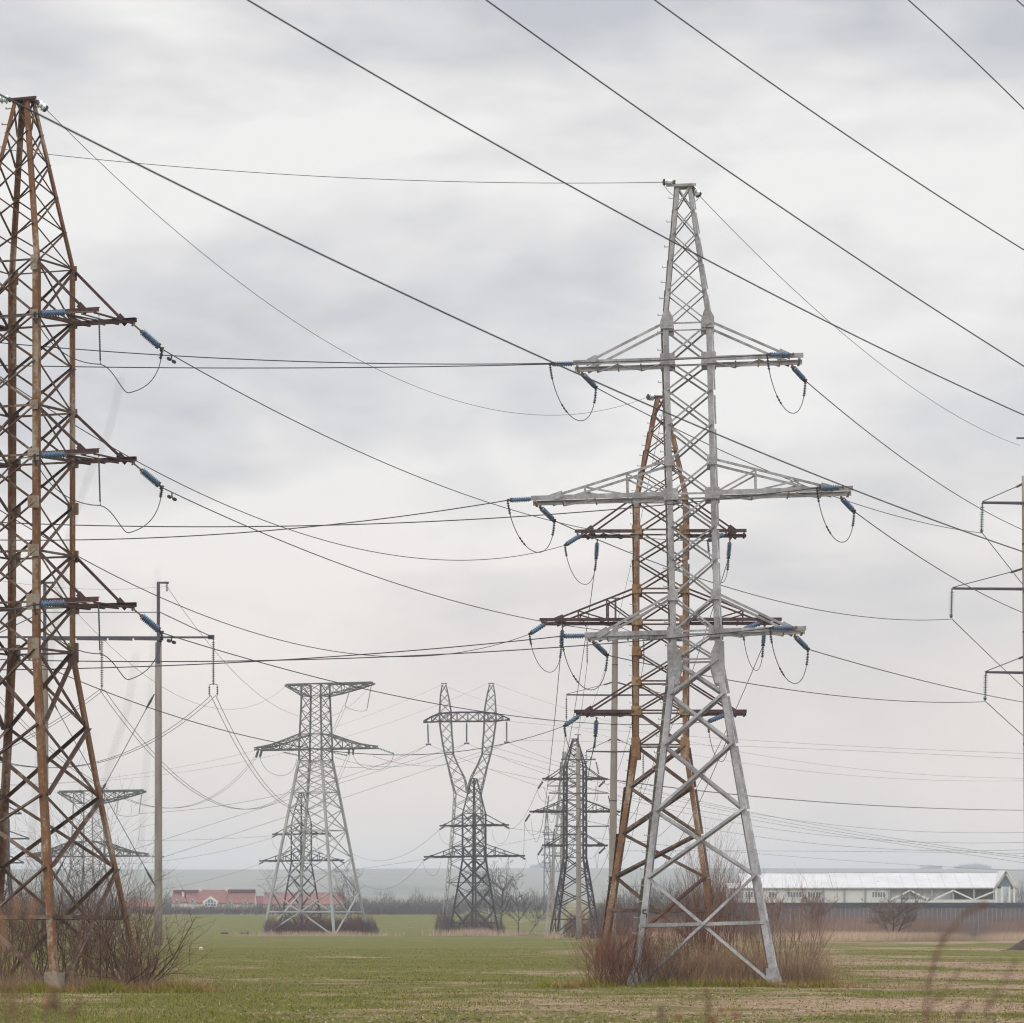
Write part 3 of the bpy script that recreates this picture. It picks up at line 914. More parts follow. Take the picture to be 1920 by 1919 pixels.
def jumper(A, B, dip, label, r=.013, cr=.05, group=None, sleeve=True):
    dn = Vector((0, 0, -dip * 1.34))
    pts = bez(A, A + dn * .9 + (B - A) * .12, B + dn * 1.05 - (B - A) * .05, B)
    b = MB(); b.sm = True; b.tube(pts, r, 5)
    o = b.build('jumper_loop', M['wire']); tag(o, label, 'jumper cable', group)
    if cr:
        def sub(f0, f1, n):
            return [pts[0 + int(round((f0 + (f1 - f0) * i / n) * 0))] for i in range(n)]
        import itertools
        def along(f): 
            x = f * (len(pts) - 1); i = min(int(x), len(pts) - 2); return pts[i].lerp(pts[i + 1], x - i)
        for f0, f1 in ((.0, .10), (.90, 1.0)):
            coil([along(f0 + (f1 - f0) * i / 6) for i in range(7)], cr).build('coil_clamp', M['darkblue'], o)
        if sleeve:
            coil([along(.30 + .10 * i / 3) for i in range(4)], cr * .7).build('splice_sleeve', M['darkblue'], o)
    return o
lvl = ('top', 'middle', 'bottom')

# --- silver pylon
endW = {}
for i, (pc, L_) in enumerate(((680, 3.43), (930, 4.8), (1188, 3.3))):
    hb = interp(widW, pc) / 2; zc = zW(pc)
    for sd, sg in (('left', -1), ('right', 1)):
        if sg < 0: a1 = MW @ Vector((-L_ + .02, -hb, zc - .02)); lk1 = .05; a2 = MW @ Vector((-L_ + .2, hb, zc - .1))
        else: a1 = MW @ Vector((L_ - .28, -hb - .16, zc + .02)); lk1 = .14; a2 = MW @ Vector((L_ - .32, hb, zc - .1))
        e1 = string(a1, (-.98, -.1, -.03 if i != 1 or sg > 0 else -.06), f'level blue insulator string at the silver pylon\'s {sd} {lvl[i]} arm end', link=lk1, group='insulator strings of the silver pylon')
        e2 = string(a2, (.56, .62, -.47), f'blue insulator string slanting down right from the silver pylon\'s {sd} {lvl[i]} arm end', link=.10, group='insulator strings of the silver pylon')
        jumper(e1, e2, 1.30 if i != 1 else 1.22, f'slack cable loop under the silver pylon\'s {sd} {lvl[i]} arm end', group='jumper loops of the silver pylon')
        endW[(i, sd)] = (e1, e2)
obsL = {(0, 'left'): ((600, 690), (140, 688)), (0, 'right'): ((900, 683), (140, 655)), (1, 'left'): ((640, 982), (140, 1013)), (1, 'right'): ((940, 971), (140, 985)),
        (2, 'left'): ((700, 1226), (140, 1254)), (2, 'right'): ((940, 1221), (140, 1240))}
for (i, sd), (e1, e2) in endW.items():
    p1, p2 = obsL[(i, sd)]
    out(e1, p1, p2, -420, 118, f'nearly level cable running left from the silver pylon\'s {sd} {lvl[i]} arm end', group='cables between pylons')
botR = {0: (1842, 1000), 1: (1785, 1161), 2: (1848.5, 1316)}
viaR = {0: (1560, 930), 1: (1500, 1137), 2: (1600, 1308)}
for i in range(3):
    pos = botR[i]
    B = PR(*pos)
    top = PR(pos[0], pos[1] - (55 if i == 0 else 56))
    wire(endW[(i, 'left')][1], B, f'sagging cable from the silver pylon\'s left {lvl[i]} arm end to the right-edge pole', via=viaR[i], group='cables between pylons')
    string(top + Vector((0, 0, .02)), (-.03, 0, -1), f'hanging green insulator string on the {lvl[i]} arm of the right-edge pole', L_=1.14, r=.105, n=10, mat='green_ins', link=.14, clamp=.1, group='insulator strings of the right-edge pole')
    wire(B, P(2355 + 10 * i, 1560 + 25 * i, 620), f'cable dropping away right from the {lvl[i]} arm of the right-edge pole', sag=2.0 + i, r=.02, group='cables between pylons')
viaRR = {0: (1840, 955), 1: (1800, 1091), 2: (1760, 1284)}
endRR = {0: (2010, 1026), 1: (2062, 1188), 2: (2010, 1330)}
for i in range(3):
    wire(endW[(i, 'right')][1], PR(*endRR[i]), f'cable curving to the right edge from the silver pylon\'s right {lvl[i]} arm end', via=viaRR[i], group='cables between pylons')
# earth wire of the silver pylon
def glass(A, d, label, r=.12, n=2):
    return string(A, d, label, L_=.16 * n * .8, r=r, n=n, mat='glass_ins', link=.06, clamp=.05, group='glass earth-wire insulators')
zt = zW(345)
eA = glass(MW @ Vector((-.25, 0, zt + .06)), (-1, -.15, -.02), 'clear glass disc insulator left of the silver pylon\'s peak')
out(eA, (900, 342), (90, 290), -420, 118, 'thin earth wire running left from the peak of the silver pylon', r=.010, name='earth_wire', group='earth wires')
eB = glass(MW @ Vector((.25, 0, zt - .12)), (.6, .6, -.5), 'clear glass disc insulator right of the silver pylon\'s peak')
wire(eB, PR(1913, 836), 'thin earth wire sagging from the silver pylon\'s peak to the right-edge pole', via=(1560, 608), r=.010, name='earth_wire', group='earth wires')
jumper(eA, eB, .35, 'small wire loop under the peak of the silver pylon', r=.008, cr=0)

# --- rusty pylon
end2 = {}
for i, (pc, L_) in enumerate(((1001, 3.9), (1166, 5.5), (1337, 3.92))):
    hb = interp(wid2, pc) / 2; zc = z2(pc)
    for sd, sg in (('left', -1), ('right', 1)):
        a1 = M2 @ Vector((sg * L_ + (.35 if sg < 0 else -.9), -hb, zc - .12)); a2 = M2 @ Vector((sg * L_ + (.95 if sg < 0 else -.75), hb, zc - .14))
        e1 = string(a1, (-.75, -.4, -.52 if sg < 0 else -.32), f'blue insulator string slanting left at the rear rusty pylon\'s {sd} {lvl[i]} arm end', L_=.75, r=.115, n=7, link=.2, group='insulator strings of the second rusty pylon')
        e2 = string(a2, (-.06, .45, -1), f'blue insulator string hanging down at the rear rusty pylon\'s {sd} {lvl[i]} arm end', L_=.62, r=.115, n=7, link=.2, group='insulator strings of the second rusty pylon')
        jumper(e1, e2, 1.45, f'slack cable loop under the rear rusty pylon\'s {sd} {lvl[i]} arm end', cr=.07, r=.016, group='jumper loops of the second rusty pylon', sleeve=False)
        end2[(i, sd)] = (e1, e2)
        # on to the dark pylon behind
        pc6 = pc; L6 = L_
        B = M6 @ Vector((sg * L6, 0, z2(pc6) - .9))
        wire(e2, B, f'cable falling from the rear rusty pylon\'s {sd} {lvl[i]} arm end to the dark pylon', sag=5.5, r=.018, group='cables between pylons')
# --- left rusty pylon
viaLR = {0: (640, 832), 1: (700, 1080), 2: (700, 1296)}
viaLL = {0: (640, 1022), 1: (560, 1209), 2: (560, 1400)}
for i, pc in enumerate((602, 862, 1135)):
    hb = interp(widL, pc) / 2; zc = zL(pc); L_ = 2.98
    a2 = ML @ Vector((L_ - .1, hb, zc - .1)); a1 = ML @ Vector((L_ - .1, -hb, zc - .06))
    e2 = string(a2, (.72, .35, -.60), f'fat blue insulator string slanting down right from the left-edge rusty pylon\'s {lvl[i]} arm', L_=.60, r=.107, n=11, link=.34, clamp=.16, group='insulator strings of the left-edge pylon')
    e1 = string(a1, (-.93, -.35, -.08), f'ribbed blue insulator string pulling left from the left-edge rusty pylon\'s {lvl[i]} arm', L_=.66, r=.10, n=9, link=.88, clamp=.2, group='insulator strings of the left-edge pylon')
    hp = a1 + Vector((.08, 0, -.06))
    hb_ = string(hp, (.03, 0, -1), f'thin dark rod insulator hanging from the left-edge rusty pylon\'s {lvl[i]} arm', L_=1.12, r=.028, n=24, mat='dark_ins', link=.12, clamp=.14, group='rod insulators of the left-edge pylon')
    x, y = proj(hb_)
    Yh = hb_.y
    pts = bez(e1, e1 + Vector((.15, 0, -.5)), hb_ + Vector((-1.1, 0, .02)), hb_, 14)[:-1] + bez(hb_, hb_ + Vector((.35, .1, -.05)), hb_.lerp(e2, .55) + Vector((-.35, 0, -1.05)), (hb_.lerp(e2, .45) + Vector((0, 0, -.98))), 10)[:-1] + \
        bez(hb_.lerp(e2, .45) + Vector((0, 0, -.98)), hb_.lerp(e2, .72) + Vector((.1, 0, -.98)), e2 + Vector((-.06, 0, -.75)), e2, 14)
    b = MB(); b.sm = True; b.tube(pts, .014, 5)
    o = b.build('jumper_loop', M['wire']); tag(o, f'slack cable loop under the left-edge rusty pylon\'s {lvl[i]} arm', 'jumper cable', 'jumper loops of the left-edge pylon')
    coil([e2.lerp(e2 + Vector((-.06, 0, -.28)), k / 5) for k in range(6)], .06).build('coil_clamp', M['darkblue'], o)
    coil([e1.lerp(e1 + Vector((.06, 0, -.3)), k / 5) for k in range(6)], .05).build('coil_clamp', M['darkblue'], o)
    wire(e2, end2[(i, 'right')][0], f'long cable from the left-edge rusty pylon\'s {lvl[i]} arm to the rear one\'s right arm', via=viaLR[i], group='cables between pylons', damp=.75, r=.016)
    aL = ML @ Vector((-L_, hb, zc - .3))
    wire(aL, end2[(i, 'left')][0], f'cable from behind the left-edge rusty pylon to the rear one\'s left {lvl[i]} arm', via=viaLL[i], group='cables between pylons', r=.016)
    out(e1, (40, proj(e1)[1] + 5), (0, proj(e1)[1] + 9), -300, 100, f'short cable leaving the left edge from the big rusty pylon\'s {lvl[i]} arm', group='cables between pylons')
    for sgn in (1,):
        aw = ML @ Vector((-L_, -hb, zc - .2))
pk = ML @ Vector((0, 0, zL(188)))
g1 = glass(pk + Vector((.32, .1, -.02)), (.6, .5, -.4), 'clear glass disc insulator on the right of the left rusty pylon\'s peak')
pk2 = M2 @ Vector((-.3, 0, z2(745)))
g2 = glass(pk2, (-1, -.5, -.05), 'clear glass disc insulator on the rear rusty pylon\'s peak', r=.17)
wire(g1, g2, 'thin earth wire sagging deep between the peaks of the two rusty pylons', via=(800, 733), r=.0095, name='earth_wire', group='earth wires')
g3 = glass(pk + Vector((-.38, -.1, 0)), (-1, -.4, -.05), 'clear glass disc insulator at the left edge beside the left rusty pylon\'s peak')
wire(pk2 + Vector((.5, 0, 0)), M6 @ Vector((0, 0, z2(747) + .1)), 'thin earth wire from the second rusty pylon\'s peak down to the dark pylon', sag=4, r=.012, name='earth_wire', group='earth wires')

# --- thick near cables crossing the sky
for (a, b_, c, label) in (
    ((80, 223), (1045, 684), (1920, 1031), 'lowest thick near cable, slanting from the left-edge pylon\'s peak across the silver pylon'),
    ((460, 0), (1260, 453), (1920, 776), 'thick near cable from top left of centre crossing the silver pylon\'s peak'),
    ((910, 0), (1400, 345), (1920, 686), 'thick near cable entering at the top centre and passing above the silver pylon'),
    ((1226, 0), (1560, 235), (1920, 468), 'thick near cable entering the top edge right of centre'),
    ((1703, 0), (1810, 98), (1920, 205), 'thick near cable cutting the upper right corner'),
    ((1906, 0), (1914, 7), (1922, 14), 'short bit of near cable at the very top right corner')):
    def q(x, a=a, b=b_, c=c):
        (x0, y0), (x1, y1), (x2, y2) = a, b, c
        return (y0 * (x - x1) * (x - x2) / ((x0 - x1) * (x0 - x2)) + y1 * (x - x0) * (x - x2) / ((x1 - x0) * (x1 - x2)) + y2 * (x - x0) * (x - x1) / ((x2 - x0) * (x2 - x1)))
    xa, xb = a[0] - 160, 2080
    if a[0] > 1600: xa, xb = a[0] - 60, 1990
    if a[0] == 80: xa = -150
    Yf = lambda x: 46 + 32 * x / 1920
    A = P(xa, q(xa), Yf(xa)); B = P(xb, q(xb), Yf(xb))
    wire(A, B, label, via=b_, r=.0125, group='thick near cables', n=60)

# --- hanging strings and cables of the concrete poles
def hang(Pf, px, py, L_, label, Y, tilt=0, group=None, r=.10, n=9, mat='dark_ins', parts=True):
    return string(Pf(px, py), (tilt, 0, -1), label, L_=L_, r=r, n=n, mat=mat, link=.2, clamp=.15, group=group, parts=parts)
prev = None
tri = []
for i, (py, pl, prr) in enumerate(((1198, 1101, 1207), (1304, 1062, 1247), (1410, 1099, 1206))):
    for sd, px in (('left', pl), ('right', prr)):
        e = hang(P11, px, py + 1, 1.35, f'dark insulator string hanging from the {sd} {lvl[i]} arm of the thick concrete pole', Y11, group='insulator strings of the thick concrete pole', r=.085, n=10)
        k = (1425, 1488, 1550)[i]; kx = ((1052, 1117), (1029, 1140), (1040, 1142))[i][0 if sd == 'left' else 1]
        e2_ = hang(PA, kx, k + 1, 1.5, f'dark insulator string on the {sd} {lvl[i]} arm of the slim pole by the dark pylon', YA, tilt=.22 if sd == 'right' else -.1, group='insulator strings of the slim concrete pole', r=.09, n=10, parts=False)
        wire(e, e2_, f'cable dropping from the {sd} {lvl[i]} arm of the thick concrete pole to the next pole', sag=4.0, r=.018, group='cables between concrete poles')
        wire(e2_, PB_((1032, 1018, 1032)[i] if sd == 'left' else (1076, 1090, 1076)[i], (1545, 1584, 1624)[i]), f'cable from the {sd} {lvl[i]} arm of the slim concrete pole to the next pole', sag=4.0, r=.022, mat='wire_far', group='cables between concrete poles')
# --- portal pylon
PPf = lambda px, py: P(px, py, YP)
eP = {}
for nm, px in (('left', -17), ('middle', 191), ('right', 400)):
    eP[nm] = string(PPf(px, 1199), (0, 0, -1), f'long dark insulator string hanging at the {nm} of the portal pylon\'s crossbar', L_=3.7 if nm != 'right' else 3.25, r=.14, n=21, mat='dark_ins', link=.2, clamp=.3, group='insulator strings of the portal pylon')
fork = MB()
er = eP['right']
for sx in (-.33, .33):
    fork.tube([er + Vector((0, 0, .1)), er + Vector((sx, 0, 0)), er + Vector((sx, 0, -.2))], .035, 5)
    for kk in range(4): fork.tube([er + Vector((sx, 0, -.2 - kk * .17)), er + Vector((sx, 0, -.29 - kk * .17))], [.11, .04], 7)
    fork.tube([er + Vector((sx, 0, -.2)), er + Vector((sx, 0, -.95))], .03, 5)
f_o = fork.build('insulator_fork', M['dark_ins']); tag(f_o, 'forked double insulator under the right end of the portal pylon\'s crossbar', 'insulator')
eP['right'] = er - Vector((0, 0, .95))
a3 = lambda x, y, z: M3 @ Vector((x, y, z))
zT3, zA3 = z3(1284), z3(1405)
g3_ = 'insulator strings of the tall flat-topped pylon'
e_a = string(a3(-9.6, 0, zA3), (-.3, -.5, -1), 'insulator string slanting down at the outer left tip of the tall flat-topped pylon', L_=1.0, r=.2, n=6, mat='dark_ins', link=.15, group=g3_)
e_b = string(a3(-8.6, -.8, zA3), (-.25, -.5, -1), 'insulator string just inside the left tip of the tall flat-topped pylon\'s wide arm', L_=1.0, r=.2, n=6, mat='dark_ins', link=.15, group=g3_)
e_c = string(a3(9.6, 0, zA3 + .2), (1, .3, -.34), 'long green insulator string pulling right from the tall flat-topped pylon\'s right tip', L_=2.9, r=.17, n=12, mat='green_ins', link=.2, group=g3_)
e_d = string(a3(1.2, 1.8, zA3 - .3), (1, .3, -.2), 'long green insulator string pulling right from the tall flat-topped pylon\'s middle', L_=2.7, r=.17, n=12, mat='green_ins', link=.2, group=g3_)
e_e = string(a3(-6.2, 1.6, zA3 - .3), (1, .3, -.2), 'long green insulator string pulling right from the tall flat-topped pylon\'s left arm', L_=2.7, r=.17, n=12, mat='green_ins', link=.2, group=g3_)
e_f = string(a3(6.2, -1.4, zA3), (-.05, -.3, -1), 'inner short dark insulator string under the tall flat-topped pylon\'s right arm', L_=.8, r=.2, n=5, mat='dark_ins', link=.1, group=g3_)
e_g = string(a3(6.9, -1.4, zA3), (-.05, -.3, -1), 'outer short dark insulator string under the tall flat-topped pylon\'s right arm', L_=.8, r=.2, n=5, mat='dark_ins', link=.1, group=g3_)
e_h = string(a3(6.3, -.6, zT3), (-.32, 0, -1), 'inner long thin insulator string leaning under the tall flat-topped pylon\'s top arm', L_=3.0, r=.11, n=20, mat='dark_ins', link=.2, clamp=.3, group=g3_)
e_i = string(a3(9.35, -.2, zT3), (-.18, 0, -1), 'outer long thin insulator string at the tall flat-topped pylon\'s top arm end', L_=3.5, r=.11, n=22, mat='dark_ins', link=.2, clamp=.3, group=g3_)
jumper(e_h, e_i, .45, 'slack cable between the two leaning strings of the tall flat-topped pylon', r=.03, cr=0)
jumper(e_b, a3(-3.2, 0, zA3 - 1.4), 2.7, 'slack cable loop under the tall flat-topped pylon\'s left arm', r=.03, cr=0)
jumper(e_g, e_c, 2.4, 'slack cable loop under the tall flat-topped pylon\'s right arm', r=.03, cr=0)
gp = 'twin cables of the tall flat-topped pylon'
wk = dict(r=.026, mat='wire', group=gp, name='twin_cable')
wire(eP['left'], e_a, 'twin cable dipping from the portal pylon\'s left to the flat-topped pylon\'s left tip', via=(303, 1516), pair=.4, **wk)
wire(eP['middle'], e_h, 'twin cable dipping from the portal pylon\'s middle to the flat-topped pylon\'s top arm', via=(480, 1517), pair=.4, **wk)
wire(eP['right'], e_f, 'twin cable dropping steeply right from the portal pylon\'s right end', via=(542, 1514), pair=.4, **wk)
out(eP['right'], (251, 1408), (35, 1449), -300, 260, 'twin cable running down left from the portal pylon\'s right end', pair=.4, **wk)
out(eP['middle'], (110, 1352), (0, 1412), -300, 260, 'twin cable running down left from the portal pylon\'s middle', pair=.4, **wk)
gA = P(313, 1100, YP)
wire(gA, a3(9.3, 0, zT3), 'thin earth wire from the portal pylon\'s right pole to the flat-topped pylon', via=(470, 1290), r=.02, mat='wire_far', name='earth_wire', group='earth wires')
wire(P(100, 1100, YP), a3(-4.9, 0, zT3), 'thin earth wire dipping to the flat-topped pylon\'s left top corner', via=(440, 1330), r=.02, mat='wire_far', name='earth_wire', group='earth wires')
out(gA, (170, 1105), (0, 1090), -200, 300, 'faint earth wire running left from the portal pylon\'s right pole', r=.012, mat='wire_far', name='earth_wire', group='earth wires')
string(P(313, 1095, YP), (0, 0, -1), 'tiny insulator hanging from the portal pylon\'s right pole top', L_=.4, r=.12, n=3, mat='dark_ins', link=.1)
# lower flat-topped pylon
zT5 = z5(1284)
h1 = string(M5 @ Vector((5.6, -.5, zT5)), (-.12, 0, -1), 'inner thin insulator string under the lower flat-topped pylon\'s top arm', L_=2.9, r=.11, n=20, mat='dark_ins', link=.2, clamp=.3, group='insulator strings of the lower flat-topped pylon')
h2 = string(M5 @ Vector((9.3, -.2, zT5)), (-.14, 0, -1), 'outer thin insulator string under the lower flat-topped pylon\'s top arm', L_=2.9, r=.11, n=20, mat='dark_ins', link=.2, clamp=.3, group='insulator strings of the lower flat-topped pylon')
jumper(h1, h2, .4, 'slack cable between the two strings of the lower flat-topped pylon', r=.03, cr=0)
h3 = string(M5 @ Vector((9.6, 0, z5(1405))), (1, .2, -.05), 'green insulator string pulling right from the lower flat-topped pylon\'s wide arm', L_=2.6, r=.17, n=12, mat='green_ins', link=.2, group='insulator strings of the lower flat-topped pylon')
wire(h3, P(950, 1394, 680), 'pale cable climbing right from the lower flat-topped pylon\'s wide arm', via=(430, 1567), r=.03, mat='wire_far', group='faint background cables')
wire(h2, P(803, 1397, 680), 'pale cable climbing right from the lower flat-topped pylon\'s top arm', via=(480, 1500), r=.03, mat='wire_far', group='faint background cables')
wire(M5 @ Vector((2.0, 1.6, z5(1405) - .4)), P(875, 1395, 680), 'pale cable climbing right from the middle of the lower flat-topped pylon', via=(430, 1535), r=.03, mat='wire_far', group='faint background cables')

# wineglass pylon strings
for nm, px, ptop in (('left', 802, 1357), ('middle', 875, 1355), ('right', 950, 1353)):
    s4 = F / 680.0
    A = P(px, ptop, 680)
    e = string(A, (.03 if nm == 'left' else 0, 0, -1), f'dark insulator rod hanging from the {nm} of the wineglass pylon\'s beam', L_=3.1, r=.16, n=20, mat='darkblue', link=.15, clamp=.3, group='insulator strings of the wineglass pylon')
    k = MB(); k.box(e, (.9, .4, .25)); o = k.build('clamp_plate', M['fitting']); tag(o, f'cable clamp at the foot of the wineglass pylon\'s {nm} insulator rod', 'clamp')
    i = ('left', 'middle', 'right').index(nm)
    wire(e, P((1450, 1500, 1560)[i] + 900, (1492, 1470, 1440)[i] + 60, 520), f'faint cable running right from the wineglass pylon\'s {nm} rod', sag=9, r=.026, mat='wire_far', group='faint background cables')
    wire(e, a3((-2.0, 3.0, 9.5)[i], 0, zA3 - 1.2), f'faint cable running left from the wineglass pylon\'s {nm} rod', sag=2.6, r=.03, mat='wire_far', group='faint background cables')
for px, py, nm in ((827, 1285, 'left'), (920, 1280, 'right')):
    wire(P(px, py, 680), P(px + 1300, py + 170, 560), f'hair-thin earth wire running right from the wineglass pylon\'s {nm} horn', sag=6, r=.018, mat='wire_far', name='earth_wire', group='earth wires')
    wire(P(px, py, 680), P(px - 1000, py + 190, 560), f'hair-thin earth wire running left from the wineglass pylon\'s {nm} horn', sag=5, r=.018, mat='wire_far', name='earth_wire', group='earth wires')
# dark two-armed pylons and the dark three-armed pylon
z7 = lambda p: EYE + (HZ - p) / 12.3
for i, (pc, L7, lv) in enumerate(((1548, 4.6 * 1.27, 'upper'), (1606, 7.0 * 1.29, 'lower'))):
    for Mq, who in ((M7, 'two-armed pylon before the wineglass one'), (M8, 'two-armed pylon behind the flat-topped one')):
        for sg, sd in ((-1, 'left'), (1, 'right')):
            A = Mq @ Vector((sg * L7, 0, z7(pc) - .05))
            e = string(A, (.8 * sg, .1, -.45), f'insulator string off the {sd} {lv} arm end of the {who}', L_=.9, r=.16, n=6, mat='dark_ins', link=.15, parts=False, group='insulator strings of the dark two-armed pylons')
            jumper(e, Mq @ Vector((sg * (L7 - 2.2), 0, z7(pc) - .8)), 2.2, f'slack loop under the {sd} {lv} arm of the {who}', r=.018, cr=0, group='jumper loops of the dark two-armed pylons')
            if Mq is M7 and sd == 'left':
                wire(e, M8 @ Vector((L7 + .8, 0, z7(pc) - .5)), f'dark cable between the {lv} arms of the two dark two-armed pylons', sag=4.5, r=.024, mat='wire_far', group='faint background cables')
            if Mq is M8 and sd == 'left':
                wire(e, P(-150, (1571, 1640)[i], 640), f'dark cable running left from the {lv} arm behind the flat-topped pylon', sag=4.5, r=.024, mat='wire_far', group='faint background cables')
for i, (pc, L_) in enumerate(((1001, 3.9), (1166, 5.5), (1337, 3.92))):
    for sg, sd in ((-1, 'left'), (1, 'right')):
        A = M6 @ Vector((sg * L_, 0, z2(pc) - .1))
        e = string(A, (-.55, -.2, -.85) if sg < 0 else (-.7, -.2, -.7), f'dark insulator string at the {sd} {lvl[i]} arm end of the dark three-armed pylon', L_=1.1, r=.15, n=7, mat='dark_ins', link=.25, parts=False, group='insulator strings of the dark three-armed pylon')
        jumper(e, M6 @ Vector((sg * (L_ - 1.4), .5, z2(pc) - .9)), 1.8, f'thin slack loop at the {sd} {lvl[i]} arm end of the dark three-armed pylon', r=.02, cr=0, group='jumper loops of the dark three-armed pylon')
        if i < 2 and sd == 'left':
            B = M7 @ Vector((L7 - (3.2 if i == 0 else 0) + .6, 0, z7((1548, 1606)[i]) - .6))
            wire(e, B, f'dark cable from the dark three-armed pylon\'s {lvl[i]} arm left to the two-armed pylon', sag=1.5, r=.022, mat='wire', group='faint background cables')
# faint lines crossing the lower sky on the right
for (a, v, b_, r, nm) in (
    ((1068, 1452, 520), (1400, 1493), (2080, 1519), .04, 'dark double cable low across the right sky, thickest background cable'),
    ((955, 1388, 680), (1400, 1400), (2080, 1432), .022, 'upper of the two hair-thin cables crossing the sky right of the silver pylon'),
    ((955, 1353, 680), (1400, 1388), (2080, 1418), .022, 'topmost hair-thin cable low in the sky right of the silver pylon'),
    ((914, 1398, 680), (1520, 1545), (2080, 1625), .026, 'background cable sloping down right to the white hall\'s roof end'),
    ((914, 1412, 680), (1560, 1558), (2080, 1628), .026, 'second background cable sloping down right just below the first'),
    ((906, 1440, 680), (1500, 1553), (2080, 1640), .026, 'third background cable sloping down right, lowest of the sloping three'),
    ((1137, 1596, 493), (1620, 1597), (2080, 1604), .02, 'pale level cable just above the white hall\'s roof'),
    ((945, 1552, 612), (1560, 1612), (2080, 1640), .02, 'lowest pale cable skimming the hills above the white hall'),
    ((480, 1650, 900), (700, 1626), (1060, 1560), .03, 'pale cable rising right over the hills behind the flat-topped pylon'),
    ((260, 1576, 700), (400, 1574), (620, 1556), .026, 'pale level cable left of the flat-topped pylon\'s body')):
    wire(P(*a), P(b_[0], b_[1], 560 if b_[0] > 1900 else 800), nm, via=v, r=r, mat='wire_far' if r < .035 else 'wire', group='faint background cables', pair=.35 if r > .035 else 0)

# ------------------------------------------------------------------ buildings
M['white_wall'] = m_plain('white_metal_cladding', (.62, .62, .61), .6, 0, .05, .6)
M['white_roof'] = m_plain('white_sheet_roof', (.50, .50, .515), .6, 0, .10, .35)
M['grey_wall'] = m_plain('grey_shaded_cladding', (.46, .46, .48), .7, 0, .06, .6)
M['post_grey'] = m_plain('grey_steel_post', (.30, .31, .33), .6, 0, .1)
M['win'] = m_plain('bluish_window_glass', (.13, .19, .23), .12, 0, .25, .8)
M['win_frame'] = m_plain('white_window_frame', (.72, .72, .70), .6, 0, .03)
M['cream'] = m_plain('cream_plaster', (.62, .59, .52), .9, 0, .06, .8)
M['navy'] = m_plain('navy_coping', (.035, .045, .07), .7, 0, .2, .5)
kr = NT('red_tile_roof')
rw = kr.n('ShaderNodeTexWave'); rw.bands_direction = 'Z'; rw.inputs['Scale'].default_value = 2.2; rw.inputs['Distortion'].default_value = .4
kr.set(rw.inputs['Vector'], kr.coord())
rc = kr.ramp(kr.noise(kr.coord(), .9, 5, .65), [(.3, (.17, .07, .062)), (.55, (.23, .10, .088)), (.75, (.28, .145, .125))])
M['tiles'] = kr.done(kr.mix(.25, rc, kr.mix(1.0, rc, rw.outputs['Color'], 'MULTIPLY')), .85)
M['dark_tiles'] = m_plain('maroon_tile_roof', (.14, .045, .06), .85, 0, .2, 1.5)

def gable(b, x0, x1, y0, y1, ze, zr, ov=.35, th=.14):
    """pitched roof with its ridge along x"""
    ym = (y0 + y1) / 2
    for ya in (y0 - ov, y1 + ov):
        sl = (zr - ze) / (ym - y0); zb = ze - ov * sl
        vs = [(x0 - ov, ya, zb), (x1 + ov, ya, zb), (x1 + ov, ym, zr), (x0 - ov, ym, zr)]
        vs += [(x, y, z + th) for x, y, z in vs]
        b.add(vs, [(0, 1, 2, 3), (7, 6, 5, 4), (0, 4, 5, 1), (1, 5, 6, 2), (2, 6, 7, 3), (3, 7, 4, 0)])
def walls(b, x0, x1, y0, y1, z0, ze, zr):
    ym = (y0 + y1) / 2
    vs = [(x0, y0, z0), (x1, y0, z0), (x1, y1, z0), (x0, y1, z0), (x0, y0, ze), (x1, y0, ze), (x1, y1, ze), (x0, y1, ze), (x0, ym, zr), (x1, ym, zr)]
    b.add(vs, [(0, 1, 5, 4), (2, 3, 7, 6), (1, 2, 6, 9, 5), (3, 0, 4, 8, 7), (3, 2, 1, 0)])
def window(parent, x0, x1, y, z0, z1, panes, fw=.12, nm='window'):
    fr = MB(); g_ = MB()
    fr.box(((x0 + x1) / 2, y - .03, z0 - fw / 2), (x1 - x0 + 2 * fw, .1, fw)); fr.box(((x0 + x1) / 2, y - .03, z1 + fw / 2), (x1 - x0 + 2 * fw, .1, fw))
    for i in range(panes + 1):
        x = x0 + (x1 - x0) * i / panes
        fr.box((x, y - .031, (z0 + z1) / 2), (fw, .1, z1 - z0 - .004))
    o = fr.build(nm, M['win_frame'], parent)
    g_.box(((x0 + x1) / 2, y - .012, (z0 + z1) / 2), (x1 - x0, .03, z1 - z0))
    g_.build('window_pane', M['win'], o)

